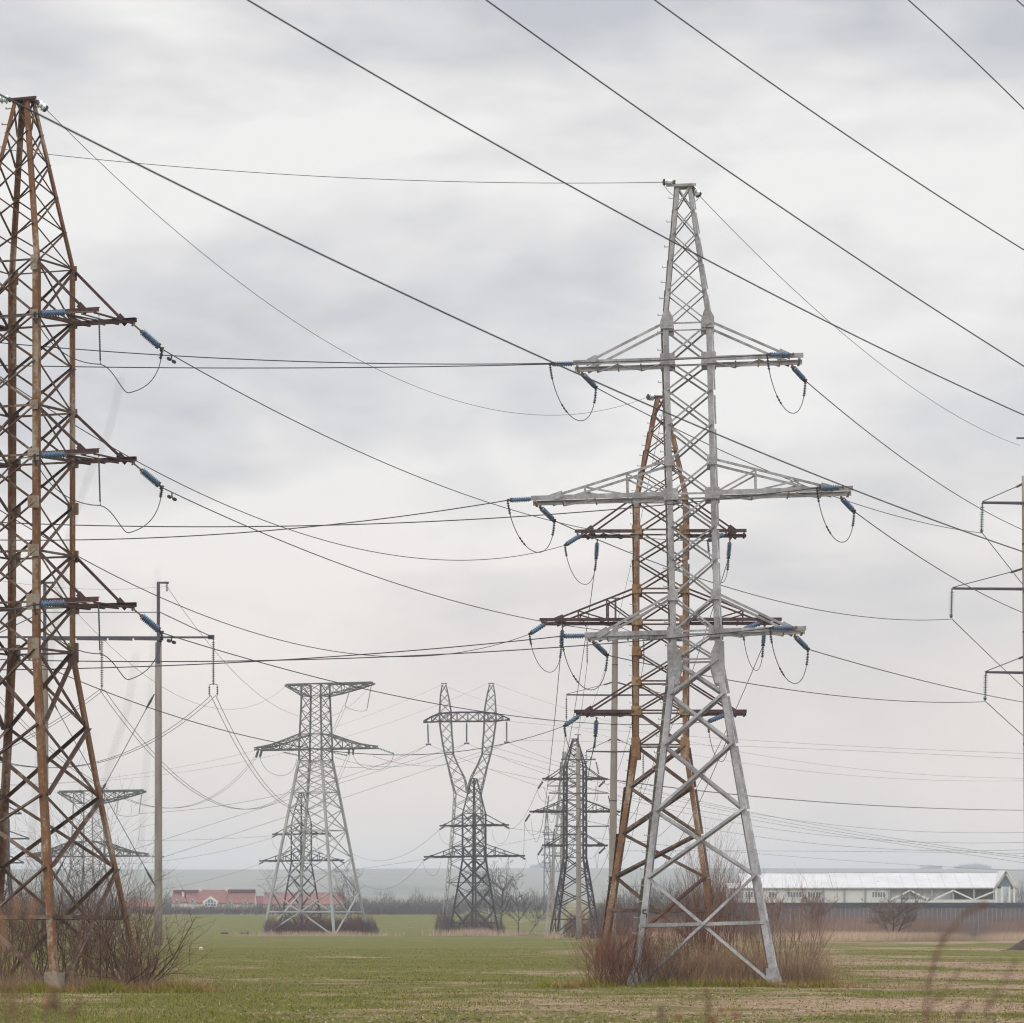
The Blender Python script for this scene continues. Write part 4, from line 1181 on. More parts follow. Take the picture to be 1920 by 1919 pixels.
# white hall beyond the fence
YH = 650.0; sH = F / YH; gH = gz(YH)
hz = lambda p: EYE + (HZ - p) / sH - gH
hx_ = lambda px: (px - 1630) / sH
hall = thing('industrial_hall', 'long low white metal hall with pale roof behind the dark fence', 'building', ((1630 - 960) / sH, YH, gH))
ze, zr = hz(1665), hz(1637.5); D0, D1 = 0, 16
b = MB(); walls(b, hx_(1393), hx_(1668), D0, D1, 0, ze, zr - .2); b.build('wall', M['white_wall'], hall)
b = MB(); walls(b, hx_(1369), hx_(1393), D0 + .5, D1 - 3, 0, ze - .15, hz(1657)); b.build('annex_wall', M['white_wall'], hall)
b = MB(); gable(b, hx_(1369), hx_(1393) - .4, D0 + .5, D1 - 3, ze - .15, hz(1657), .3); b.build('annex_roof', M['white_roof'], hall)
def ribs(b, x0, x1, zr_):
    sl = (zr_ - ze) / 8; n = int((x1 - x0) / 2.1)
    for i in range(n + 1):
        x = x0 + (x1 - x0) * i / n
        b.bar((x, D0 - .4, ze - .4 * sl + .185), (x, D0 + 8, zr_ + .185), .06, .05, up=(0, 0, 1))
    b.bar((x0 - .4, D0 + 8, zr_ + .2), (x1 + .4, D0 + 8, zr_ + .2), .5, .12)
b = MB(); gable(b, hx_(1395), hx_(1556), D0, D1, ze, zr, .4); ribs(b, hx_(1395), hx_(1556), zr); b.build('roof', M['white_roof'], hall)
b = MB(); gable(b, hx_(1556) + .85, hx_(1876), D0, D1, ze, hz(1637), .4, .16); ribs(b, hx_(1556) + .85, hx_(1876), hz(1637)); b.build('roof', M['white_roof'], hall)
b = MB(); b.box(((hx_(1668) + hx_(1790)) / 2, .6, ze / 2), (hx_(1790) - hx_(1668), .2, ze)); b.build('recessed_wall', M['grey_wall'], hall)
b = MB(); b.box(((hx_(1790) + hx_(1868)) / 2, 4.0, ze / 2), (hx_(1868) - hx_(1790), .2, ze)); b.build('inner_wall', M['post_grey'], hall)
for px in (1370, 1389, 1505, 1544, 1583, 1622, 1667, 1706, 1747, 1787, 1826, 1866):
    b = MB(); b.box((hx_(px), D0 - .1, ze / 2), (.3, .2, ze - .1)); b.build('column', M['post_grey'], hall)
for a, c, n_ in ((1397, 1417, 4), (1441, 1453, 2), (1476, 1503, 5), (1514, 1539, 5), (1635, 1660, 5)):
    window(hall, hx_(a), hx_(c), D0, hz(1683), hz(1673), n_)
for a, c, e in ((1670, 1706, 1742), (1750, 1787, 1824)):
    b = MB()
    b.bar((hx_(a), D0 - .3, hz(1687)), (hx_(c), D0 - .3, hz(1670)), .24); b.bar((hx_(c), D0 - .3, hz(1670)), (hx_(e), D0 - .3, hz(1687)), .24)
    b.build('truss_brace', M['win_frame'], hall)
b = MB(); b.bar((hx_(1826), D0 - .3, hz(1687)), (hx_(1866), D0 - .3, hz(1671)), .24); b.build('truss_brace', M['win_frame'], hall)
b = MB(); b.box(((hx_(1668) + hx_(1868)) / 2, D0 - .3, hz(1690)), (hx_(1868) - hx_(1668), .15, .5)); b.build('plinth', M['white_wall'], hall)
# open porch gable at the right end, turned to the camera
b = MB()
xc, zt_, zb_ = hx_(1884), hz(1635), hz(1663)
b.bar((xc, -1.2, zt_), (hx_(1865), -1.2, zb_), .5, .3, up=(0, 1, 0)); b.bar((xc, -1.2, zt_), (hx_(1901), -1.2, zb_), .5, .3, up=(0, 1, 0))
b.build('gable_frame', M['win_frame'], hall)
b = MB(); b.add([(xc, -1.0, zt_ - .5), (hx_(1867), -1.0, zb_), (hx_(1899), -1.0, zb_), (xc, -.8, zt_ - .5), (hx_(1867), -.8, zb_), (hx_(1899), -.8, zb_)], [(0, 1, 2), (5, 4, 3), (0, 3, 4, 1), (1, 4, 5, 2), (2, 5, 3, 0)])
b.build('gable_pane', M['win'], hall)
for px in (1866, 1877, 1891, 1900):
    b = MB(); b.box((hx_(px), -1.2, zb_ / 2), (.3, .3, zb_)); b.build('porch_post', M['win_frame'], hall)
for px, py0, py1 in ((1456, 1666, 1655), (1649, 1661, 1652)):
    b = MB(); b.tube([(hx_(px), 3, hz(1668)), (hx_(px), 3, hz(py1))], .12, 6); b.build('flue_pipe', M['post_grey'], hall)

b = MB()
for sx, px in ((-1, 1862), (1, 1904)):
    xe = hx_(px)
    vs = [(xe, -1.6, zb_ - .35), (xc, -1.6, zt_ + .12), (xc, 8.2, zt_ + .12), (xe, 8.2, zb_ - .35)]
    b.add(vs + [(x, y, z + .14) for x, y, z in vs], [(0, 1, 2, 3), (7, 6, 5, 4), (0, 4, 5, 1), (1, 5, 6, 2), (2, 6, 7, 3), (3, 7, 4, 0)])
b.build('porch_roof', M['white_roof'], hall)

# dark fence in front of the hall
YF = 590.0; sF = F / YF
fz = lambda p: EYE + (HZ - p) / sF
fx = lambda px: (px - 1660) / sF
fence = thing('fence', 'long dark screen fence with pale slim posts in front of the white hall', 'fence', ((1660 - 960) / sF, YF, 0))
M['fence_post'] = m_plain('pale_fence_post', (.25, .225, .22), .7, 0, .25, .4)
M['fence_panel'] = m_plain('dark_grey_fence_sheet', (.15, .122, .13), .85, 0, .2, .35)
b = MB(); b.box(((fx(1366) + fx(1990)) / 2, 0, fz(1700) / 2), (fx(1990) - fx(1366), .08, fz(1700))); b.build('fence_panel', M['fence_panel'], fence)
b = MB(); b.box(((fx(1366) + fx(1990)) / 2, 0, (fz(1693) + fz(1700)) / 2 + .01), (fx(1990) - fx(1366), .5, fz(1693) - fz(1700))); b.build('top_rail', M['navy'], fence)
rr = random.Random(8)
x = 1370
while x < 1985:
    p = MB(); hgt = fz(1702)
    hb_ = hgt * (.42 if rr.random() < .75 else 0)
    p.box((fx(x), -.09, (hgt + hb_) / 2 - .01), (.09 if rr.random() < .85 else .13, .06, hgt - hb_ - .06))
    p.build('fence_post', M['fence_post'], fence)
    x += 8.6

# row house with red roofs
YB = 965.0; sB = F / YB; gB = gz(YB)
bz = lambda p: EYE + (HZ - p) / sB - gB
bx = lambda px: (px - 400) / sB
house = thing('row_house', 'cream row house with red tiled roofs and a glazed gable window', 'house', ((400 - 960) / sB, YB, gB))
secs = ((322, 372, 1670.5, 1691), (370, 424, 1669.5, 1693), (424, 477, 1669.5, 1693))
for i, (a, c, pr_y, pe_y) in enumerate(secs):
    y0 = -.5 if i == 1 else .3
    b = MB(); walls(b, bx(a), bx(c) - .05, y0, y0 + 9, -.3, bz(pe_y), bz(pr_y) - .3); b.build('wall', M['cream'], house)
    b = MB(); gable(b, bx(a) + .25, bx(c) - .3, y0, y0 + 9, bz(pe_y), bz(pr_y), .3); rf = b.build('roof', M['tiles'], house)
    if i != 1:
        b = MB()   # darker flat cap strip along the ridge
        b.box(((bx(a) + bx(c)) / 2, y0 + 4.2, bz(pr_y) - .15), (bx(c) - bx(a) - .3, 2.2, .75)); b.build('roof_cap', M['dark_tiles'], rf)
    for px in ((342,) if i == 0 else ((373.5, 424) if i == 1 else ())):
        b = MB(); b.box((bx(px), y0 + (2.0 if i == 0 else 4.4), bz(pr_y + (8 if i == 0 else 0))), (.9 if i else .5, .8, 1.6)); b.build('chimney', M['cream'], rf)
    for px in ((331, 361) if i == 0 else ((431, 460) if i == 2 else ())):
        b = MB(); xa, xb = bx(px - 6), bx(px + 6)
        zb, zt = bz(pe_y + 2), bz(pe_y - 4.5)
        b.add([(xa, y0 - .45, zb), (xb, y0 - .45, zb), ((xa + xb) / 2, y0 - .45, zt), (xa, y0 + 3.2, zb), (xb, y0 + 3.2, zb), ((xa + xb) / 2, y0 + 3.2, zt)],
              [(0, 1, 2), (5, 4, 3), (0, 3, 4, 1), (1, 4, 5, 2), (2, 5, 3, 0)])
        d_ = b.build('dormer', M['cream'], rf)
        b = MB(); xm = (xa + xb) / 2; b.box((xm, y0 - .5, zb + .35), (.7, .06, .6)); b.build('dormer_window', M['win'], d_)
gw = MB(); xm = bx(395); w_ = 1.45
pts = [(xm - w_, bz(1700)), (xm + w_, bz(1700)), (xm + w_, bz(1692)), (xm, bz(1684)), (xm - w_, bz(1692))]
gw.add([(p, -.85, z) for p, z in pts] + [(p, -.75, z) for p, z in pts], [(0, 1, 2, 3, 4), (9, 8, 7, 6, 5)] + [(i, i + 5, (i + 1) % 5 + 5, (i + 1) % 5) for i in range(5)])
gwo = MB()
for (a, c) in zip(pts, pts[1:] + pts[:1]): gwo.bar((a[0], -.9, a[1]), (c[0], -.9, c[1]), .26, .12, up=(0, 1, 0))
for f_ in (-.5, 0, .5): gwo.bar((xm + f_ * w_, -.9, bz(1700)), (xm + f_ * w_, -.9, bz(1685 + abs(f_) * 7)), .12)
gwo.bar((xm - w_, -.93, bz(1694)), (xm + w_, -.93, bz(1694)), .12)
go = gwo.build('gable_window', M['win_frame'], house); gw.build('window_pane', M['win'], go)
b = MB(); gb = [(xm - w_ - .5, bz(1691)), (xm + w_ + .5, bz(1691)), (xm, bz(1681))]
b.add([(p, -.7, z) for p, z in gb] + [(p, 3.2, z) for p, z in gb], [(0, 1, 2), (5, 4, 3), (0, 3, 4, 1), (1, 4, 5, 2), (2, 5, 3, 0)]); b.build('gable', M['cream'], house)
b = MB(); b.box((xm, -.62, bz(1696)), (2 * w_ + .9, .4, bz(1691) - bz(1701))); b.build('gable_wall', M['cream'], house)

def low_house(label, a, c, pr_y, pe_y, Y, mat, notch=None):
    s = F / Y; g = gz(Y); t = thing('house', label, 'house', (((a + c) / 2 - 960) / s, Y, g))
    X_ = lambda px: (px - (a + c) / 2) / s; Z_ = lambda p: EYE + (HZ - p) / s - g
    b = MB(); walls(b, X_(a), X_(c), 0, 9, -.3, Z_(pe_y), Z_(pr_y) - .3); b.build('wall', M['cream'], t)
    b = MB(); gable(b, X_(a) + .2, X_(c) - .2, 0, 9, Z_(pe_y), Z_(pr_y), .35); b.build('roof', mat, t)
    n = max(1, int((c - a) / 34))
    for i in range(n):
        px = a + (c - a) * (i + .5) / n
        window(t, X_(px - 4), X_(px + 4), 0, Z_(pe_y + 7), Z_(pe_y + 2), 2)
low_house('long maroon-roofed house seen behind the tall flat-topped pylon', 494, 644, 1674.5, 1695, 985, m_plain('faded_red_tile_roof', (.21, .085, .078), .85, 0, .22, 1.2))
low_house('small maroon link building between the two red-roofed houses', 477, 494, 1681, 1697, 990, M['dark_tiles'])
low_house('low red-roofed house peeping out left of the portal pylon\'s right pole', 236, 290, 1688, 1702, 1000, M['tiles'])

# ------------------------------------------------------------------ vegetation
def m_twig(name, a, b_, rough=.9):
    k = NT(name); g_ = k.n('ShaderNodeNewGeometry')
    return k.done(k.ramp(g_.outputs['Random Per Island'], [(0, a), (.5, tuple((x + y) / 2 for x, y in zip(a, b_))), (1, b_)]), rough, 0, .15)
M['bark_dark'] = m_twig('dark_brown_bark', (.065, .038, .029), (.21, .135, .098))
M['bark_red'] = m_twig('reddish_bark', (.10, .046, .033), (.25, .125, .09))
M['bark_tan'] = m_twig('tan_dry_stem', (.22, .135, .085), (.45, .31, .205))
M['bark_pink'] = m_twig('pinkish_sapling_bark', (.15, .09, .068), (.30, .20, .15))
M['bark_grey'] = m_twig('grey_bark', (.062, .053, .055), (.15, .13, .128))
M['maroon'] = m_twig('maroon_twig', (.055, .015, .02), (.15, .05, .05))
M['hedge'] = m_twig('purple_grey_twig', (.062, .046, .052), (.155, .12, .118))
M['dry'] = m_twig('dry_grass_blade', (.32, .215, .145), (.55, .42, .30))
M['olive'] = m_twig('olive_tussock_blade', (.09, .105, .012), (.30, .27, .04))
M['orange'] = m_twig('rusty_tussock_blade', (.17, .085, .03), (.40, .25, .10))
M['crop'] = m_twig('young_wheat_blade', (.06, .074, .010), (.25, .24, .045))
M['debris'] = m_twig('stubble_and_clods', (.15, .095, .066), (.42, .32, .22))

def grow(b, p, d, L_, r, lev, R, kids=(3, 3), curve=.12, up=.06, spread=.7, n=4, sides=3, minr=.0035):
    pts = [Vector(p)]; d = Vector(d).normalized(); rad = [r]
    for i in range(n):
        d = (d + Vector((R.gauss(0, curve), R.gauss(0, curve), R.gauss(0, curve * .6) + up))).normalized()
        pts.append(pts[-1] + d * (L_ / n)); rad.append(r * (1 - .78 * (i + 1) / n))
    b.tube(pts, rad, sides, cap=False)
    if lev > 0:
        for _ in range(kids[-lev]):
            t = R.uniform(.25, .98); i = min(int(t * n), n - 1); q = pts[i].lerp(pts[i + 1], t * n - i)
            ax = (pts[i + 1] - pts[i]).normalized()
            nd = (ax + Vector((R.gauss(0, spread), R.gauss(0, spread), R.gauss(0, spread * .5)))).normalized()
            if nd.z < -.1: nd.z *= -.5
            grow(b, q, nd, L_ * R.uniform(.3, .62), max(minr, rad[i] * .6), lev - 1, R, kids, curve * 1.1, up, spread, max(3, n - 1), sides, minr)
def shrub(name, label, pts_wh, m, seed, r=.014, kids=(3, 3), lev=2, spread=.45, flare=.45, curve=.12, group=None, cat='shrub', up=.06, tip=1.0, n=4):
    """pts_wh: list of (x, y, stems, height, root radius)"""
    R = random.Random(seed); b = MB()
    for (x, y, ns, h, rr_) in pts_wh:
        for _ in range(ns):
            a = R.uniform(0, 6.283); q = rr_ * math.sqrt(R.random())
            ox, oy = math.cos(a) * q, math.sin(a) * q
            f = flare * (q / max(rr_, .01)) + R.gauss(0, flare * .35)
            d = Vector((math.cos(a) * f, math.sin(a) * f, 1))
            z0 = zg(x + ox, y + oy) - .05
            grow(b, (x + ox, y + oy, z0), d, h * R.uniform(.55, 1.05), r * R.uniform(.6, 1.3), lev, R, kids, curve, up, spread, n)
    o = b.build(name, m); tag(o, label, cat, group)
    return o
def at(px, Y): return (px - 960) / F * Y
# shrubs round the big rusty pylon
shrub('bare_shrub', 'dense dark bare thicket filling the base of the big rusty pylon at the left edge',
      [(at(px, Yq), Yq, ns, h, .9) for px, Yq, ns, h in ((-30, 112, 22, 2.9), (40, 111.5, 22, 2.7), (100, 113, 20, 3.0), (150, 112.5, 18, 2.9), (70, 114.5, 14, 3.3), (0, 114, 14, 3.2))], M['bark_dark'], 21, .017, (5, 4), 2, .7, .5, .2)
shrub('bare_shrub', 'spreading bare shrub with arching branches at the right foot of the big rusty pylon',
      [(at(245, 110.9), 110.9, 30, 3.0, .45), (at(205, 110.4), 110.4, 13, 2.2, .5), (at(262, 110.6), 110.6, 18, 2.2, .3)], M['bark_dark'], 5, .024, (6, 4), 2, .7, 1.1, .17, up=.05)
shrub('bare_shrub', 'tall thin bare saplings growing up behind the front leg of the big rusty pylon',
      [(at(175, 114.5), 114.5, 14, 4.3, .8), (at(120, 115), 115, 10, 4.1, .7), (at(235, 113.5), 113.5, 9, 3.9, .5), (at(20, 115), 115, 10, 3.9, 1.0)], M['bark_dark'], 9, .022, (6, 4), 2, .6, .3, .14)
# shrubs and weeds round the silver pylon
shrub('bare_shrub', 'reddish bare shrub fanning out at the left foot of the silver pylon',
      [(at(1150, 117.9), 117.9, 60, 1.75, .45), (at(1120, 118.4), 118.4, 22, 1.7, .4), (at(1185, 118), 118, 34, 1.55, .4)], M['bark_red'], 31, .013, (4, 3), 2, .4, .75, .12)
shrub('bare_shrub', 'dark bare shrub crowding the base of the silver pylon\'s left leg',
      [(at(1222, 117.6), 117.6, 50, 1.6, .55), (at(1260, 118), 118, 22, 1.45, .5)], M['bark_dark'], 33, .012, (4, 3), 2, .45, .5, .13)
shrub('bare_shrub', 'thick brown bare shrub standing in the middle of the silver pylon\'s base',
      [(at(1325, 121), 121, 26, 2.7, .5), (at(1310, 121.5), 121.5, 10, 3.1, .4)], M['bark_red'], 35, .018, (4, 3), 2, .4, .25, .1)
shrub('bare_shrub', 'upright tan and brown bare shrub just right of the silver pylon\'s right foot',
      [(at(1478, 121), 121, 42, 2.4, .75), (at(1450, 121.5), 121.5, 18, 2.7, .5)], M['bark_pink'], 37, .013, (4, 3), 2, .38, .38, .1)
shrub('bare_shrub', 'reddish bare brush around the left foot of the second rusty pylon',
      [(at(1165, 150), 150, 40, 2.3, .9), (at(1200, 160), 160, 34, 2.6, 1.1), (at(1240, 165), 165, 30, 2.4, 1.1)], M['bark_red'], 39, .014, (3, 3), 2, .4, .4, .1)
shrub('bare_sapling', 'tall pinkish bare saplings rising at the right foot of the second rusty pylon',
      [(at(1330, 184), 184, 34, 5.2, .8), (at(1300, 186), 186, 14, 4.0, 1.0), (at(1365, 186), 186, 16, 4.0, .8)], M['bark_pink'], 41, .022, (5, 4), 2, .3, .3, .07)
def blades(name, pos, h, w, lean, m, seed, bend=True):
    """one small triangle blade per position, leaning by a random amount"""
    g = np.random.default_rng(seed); n = len(pos)
    a = g.uniform(0, 2 * np.pi, n); b_ = g.uniform(0, 2 * np.pi, n)
    l = np.abs(g.normal(0, lean, n)) * h
    dx, dy = np.cos(b_) * w / 2, np.sin(b_) * w / 2
    v = np.empty((n, 3, 3))
    v[:, 0] = pos - np.stack([dx, dy, np.zeros(n)], 1); v[:, 1] = pos + np.stack([dx, dy, np.zeros(n)], 1)
    v[:, 2] = pos + np.stack([np.cos(a) * l, np.sin(a) * l, h], 1)
    me = bpy.data.meshes.new(name)
    me.vertices.add(n * 3); me.vertices.foreach_set('co', v.ravel())
    me.loops.add(n * 3); me.loops.foreach_set('vertex_index', np.arange(n * 3))
    me.polygons.add(n); me.polygons.foreach_set('loop_start', np.arange(0, n * 3, 3))
    me.update(calc_edges=True); me.materials.append(m)
    o = bpy.data.objects.new(name, me); COL.objects.link(o); return o
gA_ = np.random.default_rng(77)
def gauss_patch(cx, cy, rx, ry, n):
    x = cx + gA_.normal(0, rx, n); y = cy + gA_.normal(0, ry, n)
    return np.stack([x, y, zground(x, y) - .02], 1)
def patch_list(L_):
    return np.concatenate([gauss_patch(*q) for q in L_])
p = patch_list([(at(120, 111), 111, 2.0, .9, 2600), (at(250, 110.6), 110.6, .8, .4, 1500)])
o = blades('dry_weeds', p, gA_.uniform(.2, .9, len(p)) * gA_.uniform(.4, 1, len(p)), .012, .6, M['bark_tan'], 8)
tag(o, 'dead straw-coloured weeds among the shrubs at the big rusty pylon', kind='stuff')
# dry weeds inside and beside the silver pylon
p = patch_list([(at(1300, 119.5), 119.6, .9, .6, 2600), (at(1390, 120), 120, .8, .7, 2600), (at(1500, 120.4), 120.4, .55, .5, 1500), (at(1340, 118.6), 118.6, .8, .35, 1500)])
o = blades('dry_weeds', p, gA_.uniform(.35, 1.25, len(p)) * gA_.uniform(.6, 1, len(p)), .012, .55, M['bark_tan'], 1)
tag(o, 'tan dry weeds standing inside the foot of the silver pylon', kind='stuff')
shrub('dry_weed_clump', 'tan dry branching weeds in front of the silver pylon\'s crossing braces',
      [(at(1300, 118.6), 118.6, 70, 1.05, .7), (at(1360, 119), 119, 70, 1.2, .7), (at(1410, 119), 119, 50, 1.3, .5)], M['bark_tan'], 51, .008, (4, 3), 2, .6, .5, .18)
shrub('dry_weed_clump', 'tan dry branching weeds right of the silver pylon\'s right foot',
      [(at(1500, 119.5), 119.5, 70, 1.15, .55), (at(1530, 119.5), 119.5, 40, .8, .45)], M['bark_tan'], 53, .008, (4, 3), 2, .6, .5, .18)
# tussocks fringing the mounds
p = patch_list([(at(60, 108.8), 108.6, 2.4, .35, 8000), (at(250, 109.3), 109.2, .9, .5, 3000), (at(320, 109.8), 109.6, .45, .35, 900), (at(-40, 108.7), 108.6, 1.2, .4, 1500),
                (at(1300, 117.2), 117.1, 2.2, .28, 4200), (at(1500, 117.6), 117.6, .8, .3, 1500), (at(1075, 117.9), 117.9, .45, .4, 1500)])
cl = np.clip(snoise(p[:, 0] * 3.1, p[:, 1] * 3.7, 55, 6) * 1.6 + .45, .12, 1.5)
o = blades('grass_tussocks', p, gA_.uniform(.06, .36, len(p)) * cl, .02, .9, M['olive'], 2); p2 = patch_list([(at(20, 108.9), 108.8, 2.0, .3, 2600), (at(280, 109.8), 109.8, .8, .4, 2600), (at(1450, 117.3), 117.2, 1.6, .2, 1300), (at(1100, 117.8), 117.8, .5, .4, 700)])
o2 = blades('grass_tussocks', p2, gA_.uniform(.05, .34, len(p2)), .018, .9, M['orange'], 12); tag(o2, 'rust-orange dead grass on the edges of the pylon mounds', kind='stuff')
tag(o, 'yellow-green grass tussocks edging the pylon mounds', kind='stuff')
# crop blades, denser near the camera
ny = 150000
yy = 68 + (300 - 68) * gA_.random(ny) ** 1.9; xx = gA_.uniform(-1, 1, ny) * (yy * .137 + 1.5)
keep = (snoise(xx * .35, yy * .22, 21, 7) + .45 * snoise(xx * 1.3, yy * .8, 22, 6) + np.clip((yy - 100) / 260, -.08, .35) - .018 * xx) > -.12
xx, yy = xx[keep], yy[keep]
pos = np.stack([xx, yy, zground(xx, yy) - .005], 1)
o = blades('crop_grass', pos, gA_.uniform(.02, .062, len(pos)), .022 + .00012 * (yy - 68), .6, M['crop'], 3); tag(o, 'short green winter crop growing over the field', kind='stuff')
nd_ = 42000
yy = 68 + (240 - 68) * gA_.random(nd_) ** 2.0; xx = gA_.uniform(-1, 1, nd_) * (yy * .137 + 1.5)
keep = (snoise(xx * .35, yy * .22, 21, 7) + .45 * snoise(xx * 1.3, yy * .8, 22, 6) + np.clip((yy - 100) / 260, -.08, .35) - .018 * xx) < gA_.uniform(-.3, .22, nd_)
xx, yy = xx[keep], yy[keep]
pos = np.stack([xx, yy, zground(xx, yy)], 1)
o = blades('stubble', pos, gA_.uniform(.008, .035, len(pos)), .05, 3.0, M['debris'], 4); tag(o, 'brown stubble and soil clods on the bare patches of the field', kind='stuff')

tx = gA_.uniform(-1, 1, 420); ty = 72 + 150 * gA_.random(420) ** 1.6; tx = tx * (ty * .137 + 1)
cen = np.repeat(np.stack([tx, ty], 1), 16, 0) + gA_.normal(0, .10, (420 * 16, 2)) * np.array([1.6, 1.0])
o = blades('field_tufts', np.stack([cen[:, 0], cen[:, 1], zground(cen[:, 0], cen[:, 1]) - .01], 1), gA_.uniform(.05, .17, len(cen)), .014, .7, M['olive'], 14); tag(o, 'taller wild grass tufts dotted over the crop', kind='stuff')
sx_ = gA_.uniform(-1, 1, 2600); sy_ = 72 + 130 * gA_.random(2600) ** 1.6; sx_ = sx_ * (sy_ * .137 + 1)
o = blades('dead_stalks', np.stack([sx_, sy_, zground(sx_, sy_)], 1), gA_.uniform(.04, .16, 2600), .012, 1.2, M['dry'], 15); tag(o, 'pale dead stalks scattered over the field', kind='stuff')

def twig_cloud(name, blobs, m, seed, L_=(.5, 1.4), w=.03, upb=.8):
    """blobs: (x, y, z0, rx, ry, h, n): thin upright twigs filling a rounded volume with a ragged top"""
    g = np.random.default_rng(seed); P_, H_ = [], []
    for (x, y, z0, rx, ry, h, n) in blobs:
        a = g.uniform(0, 6.283, n); q = np.sqrt(g.random(n))
        px_ = x + np.cos(a) * q * rx; py_ = y + np.sin(a) * q * ry
        top = h * np.sqrt(np.clip(1 - q ** 2 * .85, .05, 1)) * (1 + .16 * snoise(px_ * 2.1 / max(rx, .5) * 2, py_, seed + 1) + .1 * g.normal(0, 1, n))
        zz = z0 + np.clip(g.random(n) ** .8 * top, 0, None)
        P_.append(np.stack([px_, py_, zz], 1)); H_.append(g.uniform(*L_, n))
    P_ = np.concatenate(P_); H_ = np.concatenate(H_)
    return blades(name, P_, H_, w, 1 - upb + .15, m, seed + 2)
# low red shrubs under the tall pale pylon
for nm, px0, px1, Yq, label in (('a', 512, 592, 596, 'low dense maroon shrub mass under the left half of the tall flat-topped pylon'), ('b', 604, 684, 598, 'low dense maroon shrub mass under the right half of the tall flat-topped pylon')):
    bl = [(at(px0 + (px1 - px0) * t, Yq + 3 * math.sin(7 * t)), Yq + 3 * math.sin(7 * t), 0, 1.5 + .6 * math.sin(5 * t + px0), 1.6, 2.5 + .75 * math.sin(17 * t + px0), 1200) for t in np.linspace(0, 1, 7)]
    o = twig_cloud('red_shrub', bl, M['maroon'], int(px0), (.35, 1.0), .035); tag(o, label, 'shrub')
o = twig_cloud('brown_shrub', [(at(692, 600), 600, 0, 1.2, 1.2, 2.6, 900), (at(700, 600), 600, 0, .8, .9, 1.7, 400)], M['hedge'], 61, (.4, 1.1), .035); tag(o, 'brown shrub at the right foot of the tall flat-topped pylon', 'shrub')
o = twig_cloud('brown_shrub', [(at(833, 630), 630, 0, 1.5, 1.2, 4.0, 1500), (at(845, 630), 630, 0, 1.2, 1.2, 2.6, 900)], M['hedge'], 63, (.5, 1.3), .035); tag(o, 'brown shrub left of the wineglass pylon\'s foot', 'shrub')
o = twig_cloud('brown_shrub', [(at(890, 640), 640, 0, 3.0, 1.2, 3.2, 2600), (at(930, 640), 640, 0, 1.5, 1.2, 2.4, 800)], M['maroon'], 65, (.4, 1.1), .035); tag(o, 'reddish brown shrub behind the feet of the dark two-armed pylon', 'shrub')
o = twig_cloud('brown_shrub', [(at(1080, 500), 500, 0, 1.6, 1.2, 3.0, 1600)], M['maroon'], 67, (.4, 1.1), .03); tag(o, 'reddish brown shrub within the feet of the dark three-armed pylon', 'shrub')
# dry grass skirts around the far pylons, and along the fence
def strip(px0, px1, Y0, Y1, n, h, seed, w, m, name, label):
    g = np.random.default_rng(seed); y = g.uniform(Y0, Y1, n); x = ((g.uniform(px0, px1, n) if px1 - px0 > 250 else (px0 + px1) / 2 + np.clip(g.normal(0, .31, n), -.75, .75) * (px1 - px0)) - 960) / F * y
    o = blades(name, np.stack([x, y, zground(x, y)], 1), g.uniform(h * .4, h, n) * (1 + .3 * snoise(x * .8, y * .5, seed)), w, .3, m, seed); tag(o, label, kind='stuff')
strip(492, 705, 585, 593, 2400, 1.0, 91, .05, M['dry'], 'dry_grass', 'pale dry grass skirting the tall flat-topped pylon')
strip(822, 944, 596, 606, 2000, 1.4, 92, .05, M['dry'], 'dry_grass', 'pale dry grass at the feet of the dark two-armed pylon')
strip(1026, 1050, 486, 498, 700, 1.3, 93, .05, M['dry'], 'dry_grass', 'pale dry grass left of the dark three-armed pylon')
strip(940, 1300, 640, 668, 4000, .9, 94, .06, M['dry'], 'dry_grass', 'pale dry grass along the far edge of the field')
strip(1200, 2060, 432, 470, 34000, 1.1, 95, .05, M['dry'], 'dry_grass', 'pale dry grass strip at the field edge before the fence')
strip(1200, 2060, 480, 586, 42000, 3.0, 96, .05, M['bark_pink'], 'dry_reeds', 'pinkish brown dry weeds in front of the fence')
strip(1180, 1560, 520, 586, 3500, 3.0, 97, .05, M['hedge'], 'dry_reeds', 'purple grey brush in front of the fence behind the silver pylon')
# hedge and tree belts at the far field edge
g = np.random.default_rng(3)
bl = [(at(px, 948), 948 + g.normal(0, 1), gz(948) - .2, 2.2, 1.6, 2.1 + g.normal(0, .18), 460) for px in np.arange(-120, 860, 11)]
o = twig_cloud('hedge', bl, M['hedge'], 101, (.4, 1.0), .07); tag(o, 'long low purple-grey hedge along the far edge of the green field', 'hedge')
bl = []
for px in np.arange(640, 1060, 7):
    h = abs(g.normal(0, 1)) * 1.6 + 2.6
    bl.append((at(px, 1080), 1080 + g.normal(0, 6), gz(1080), 2.0, 2, h, 260))
for px in np.arange(-100, 330, 8):
    bl.append((at(px, 1120), 1120 + g.normal(0, 6), gz(1120), 2.2, 2, abs(g.normal(0, 1)) * 1.5 + 2.6, 260))
o = twig_cloud('tree_belt', bl, M['bark_grey'], 103, (.7, 2.0), .07, .65); tag(o, 'hazy far-off belt of bare trees beyond the hedge', kind='stuff')
bl = []
for px in np.arange(1905, 2100, 9): bl.append((at(px, 900), 900 + g.normal(0, 6), gz(900), 2.2, 2, abs(g.normal(0, 1)) * 1.5 + 5.5, 260))
for px in np.arange(1340, 1400, 9): bl.append((at(px, 900), 900 + g.normal(0, 6), gz(900), 2.2, 2, 6.5, 260))
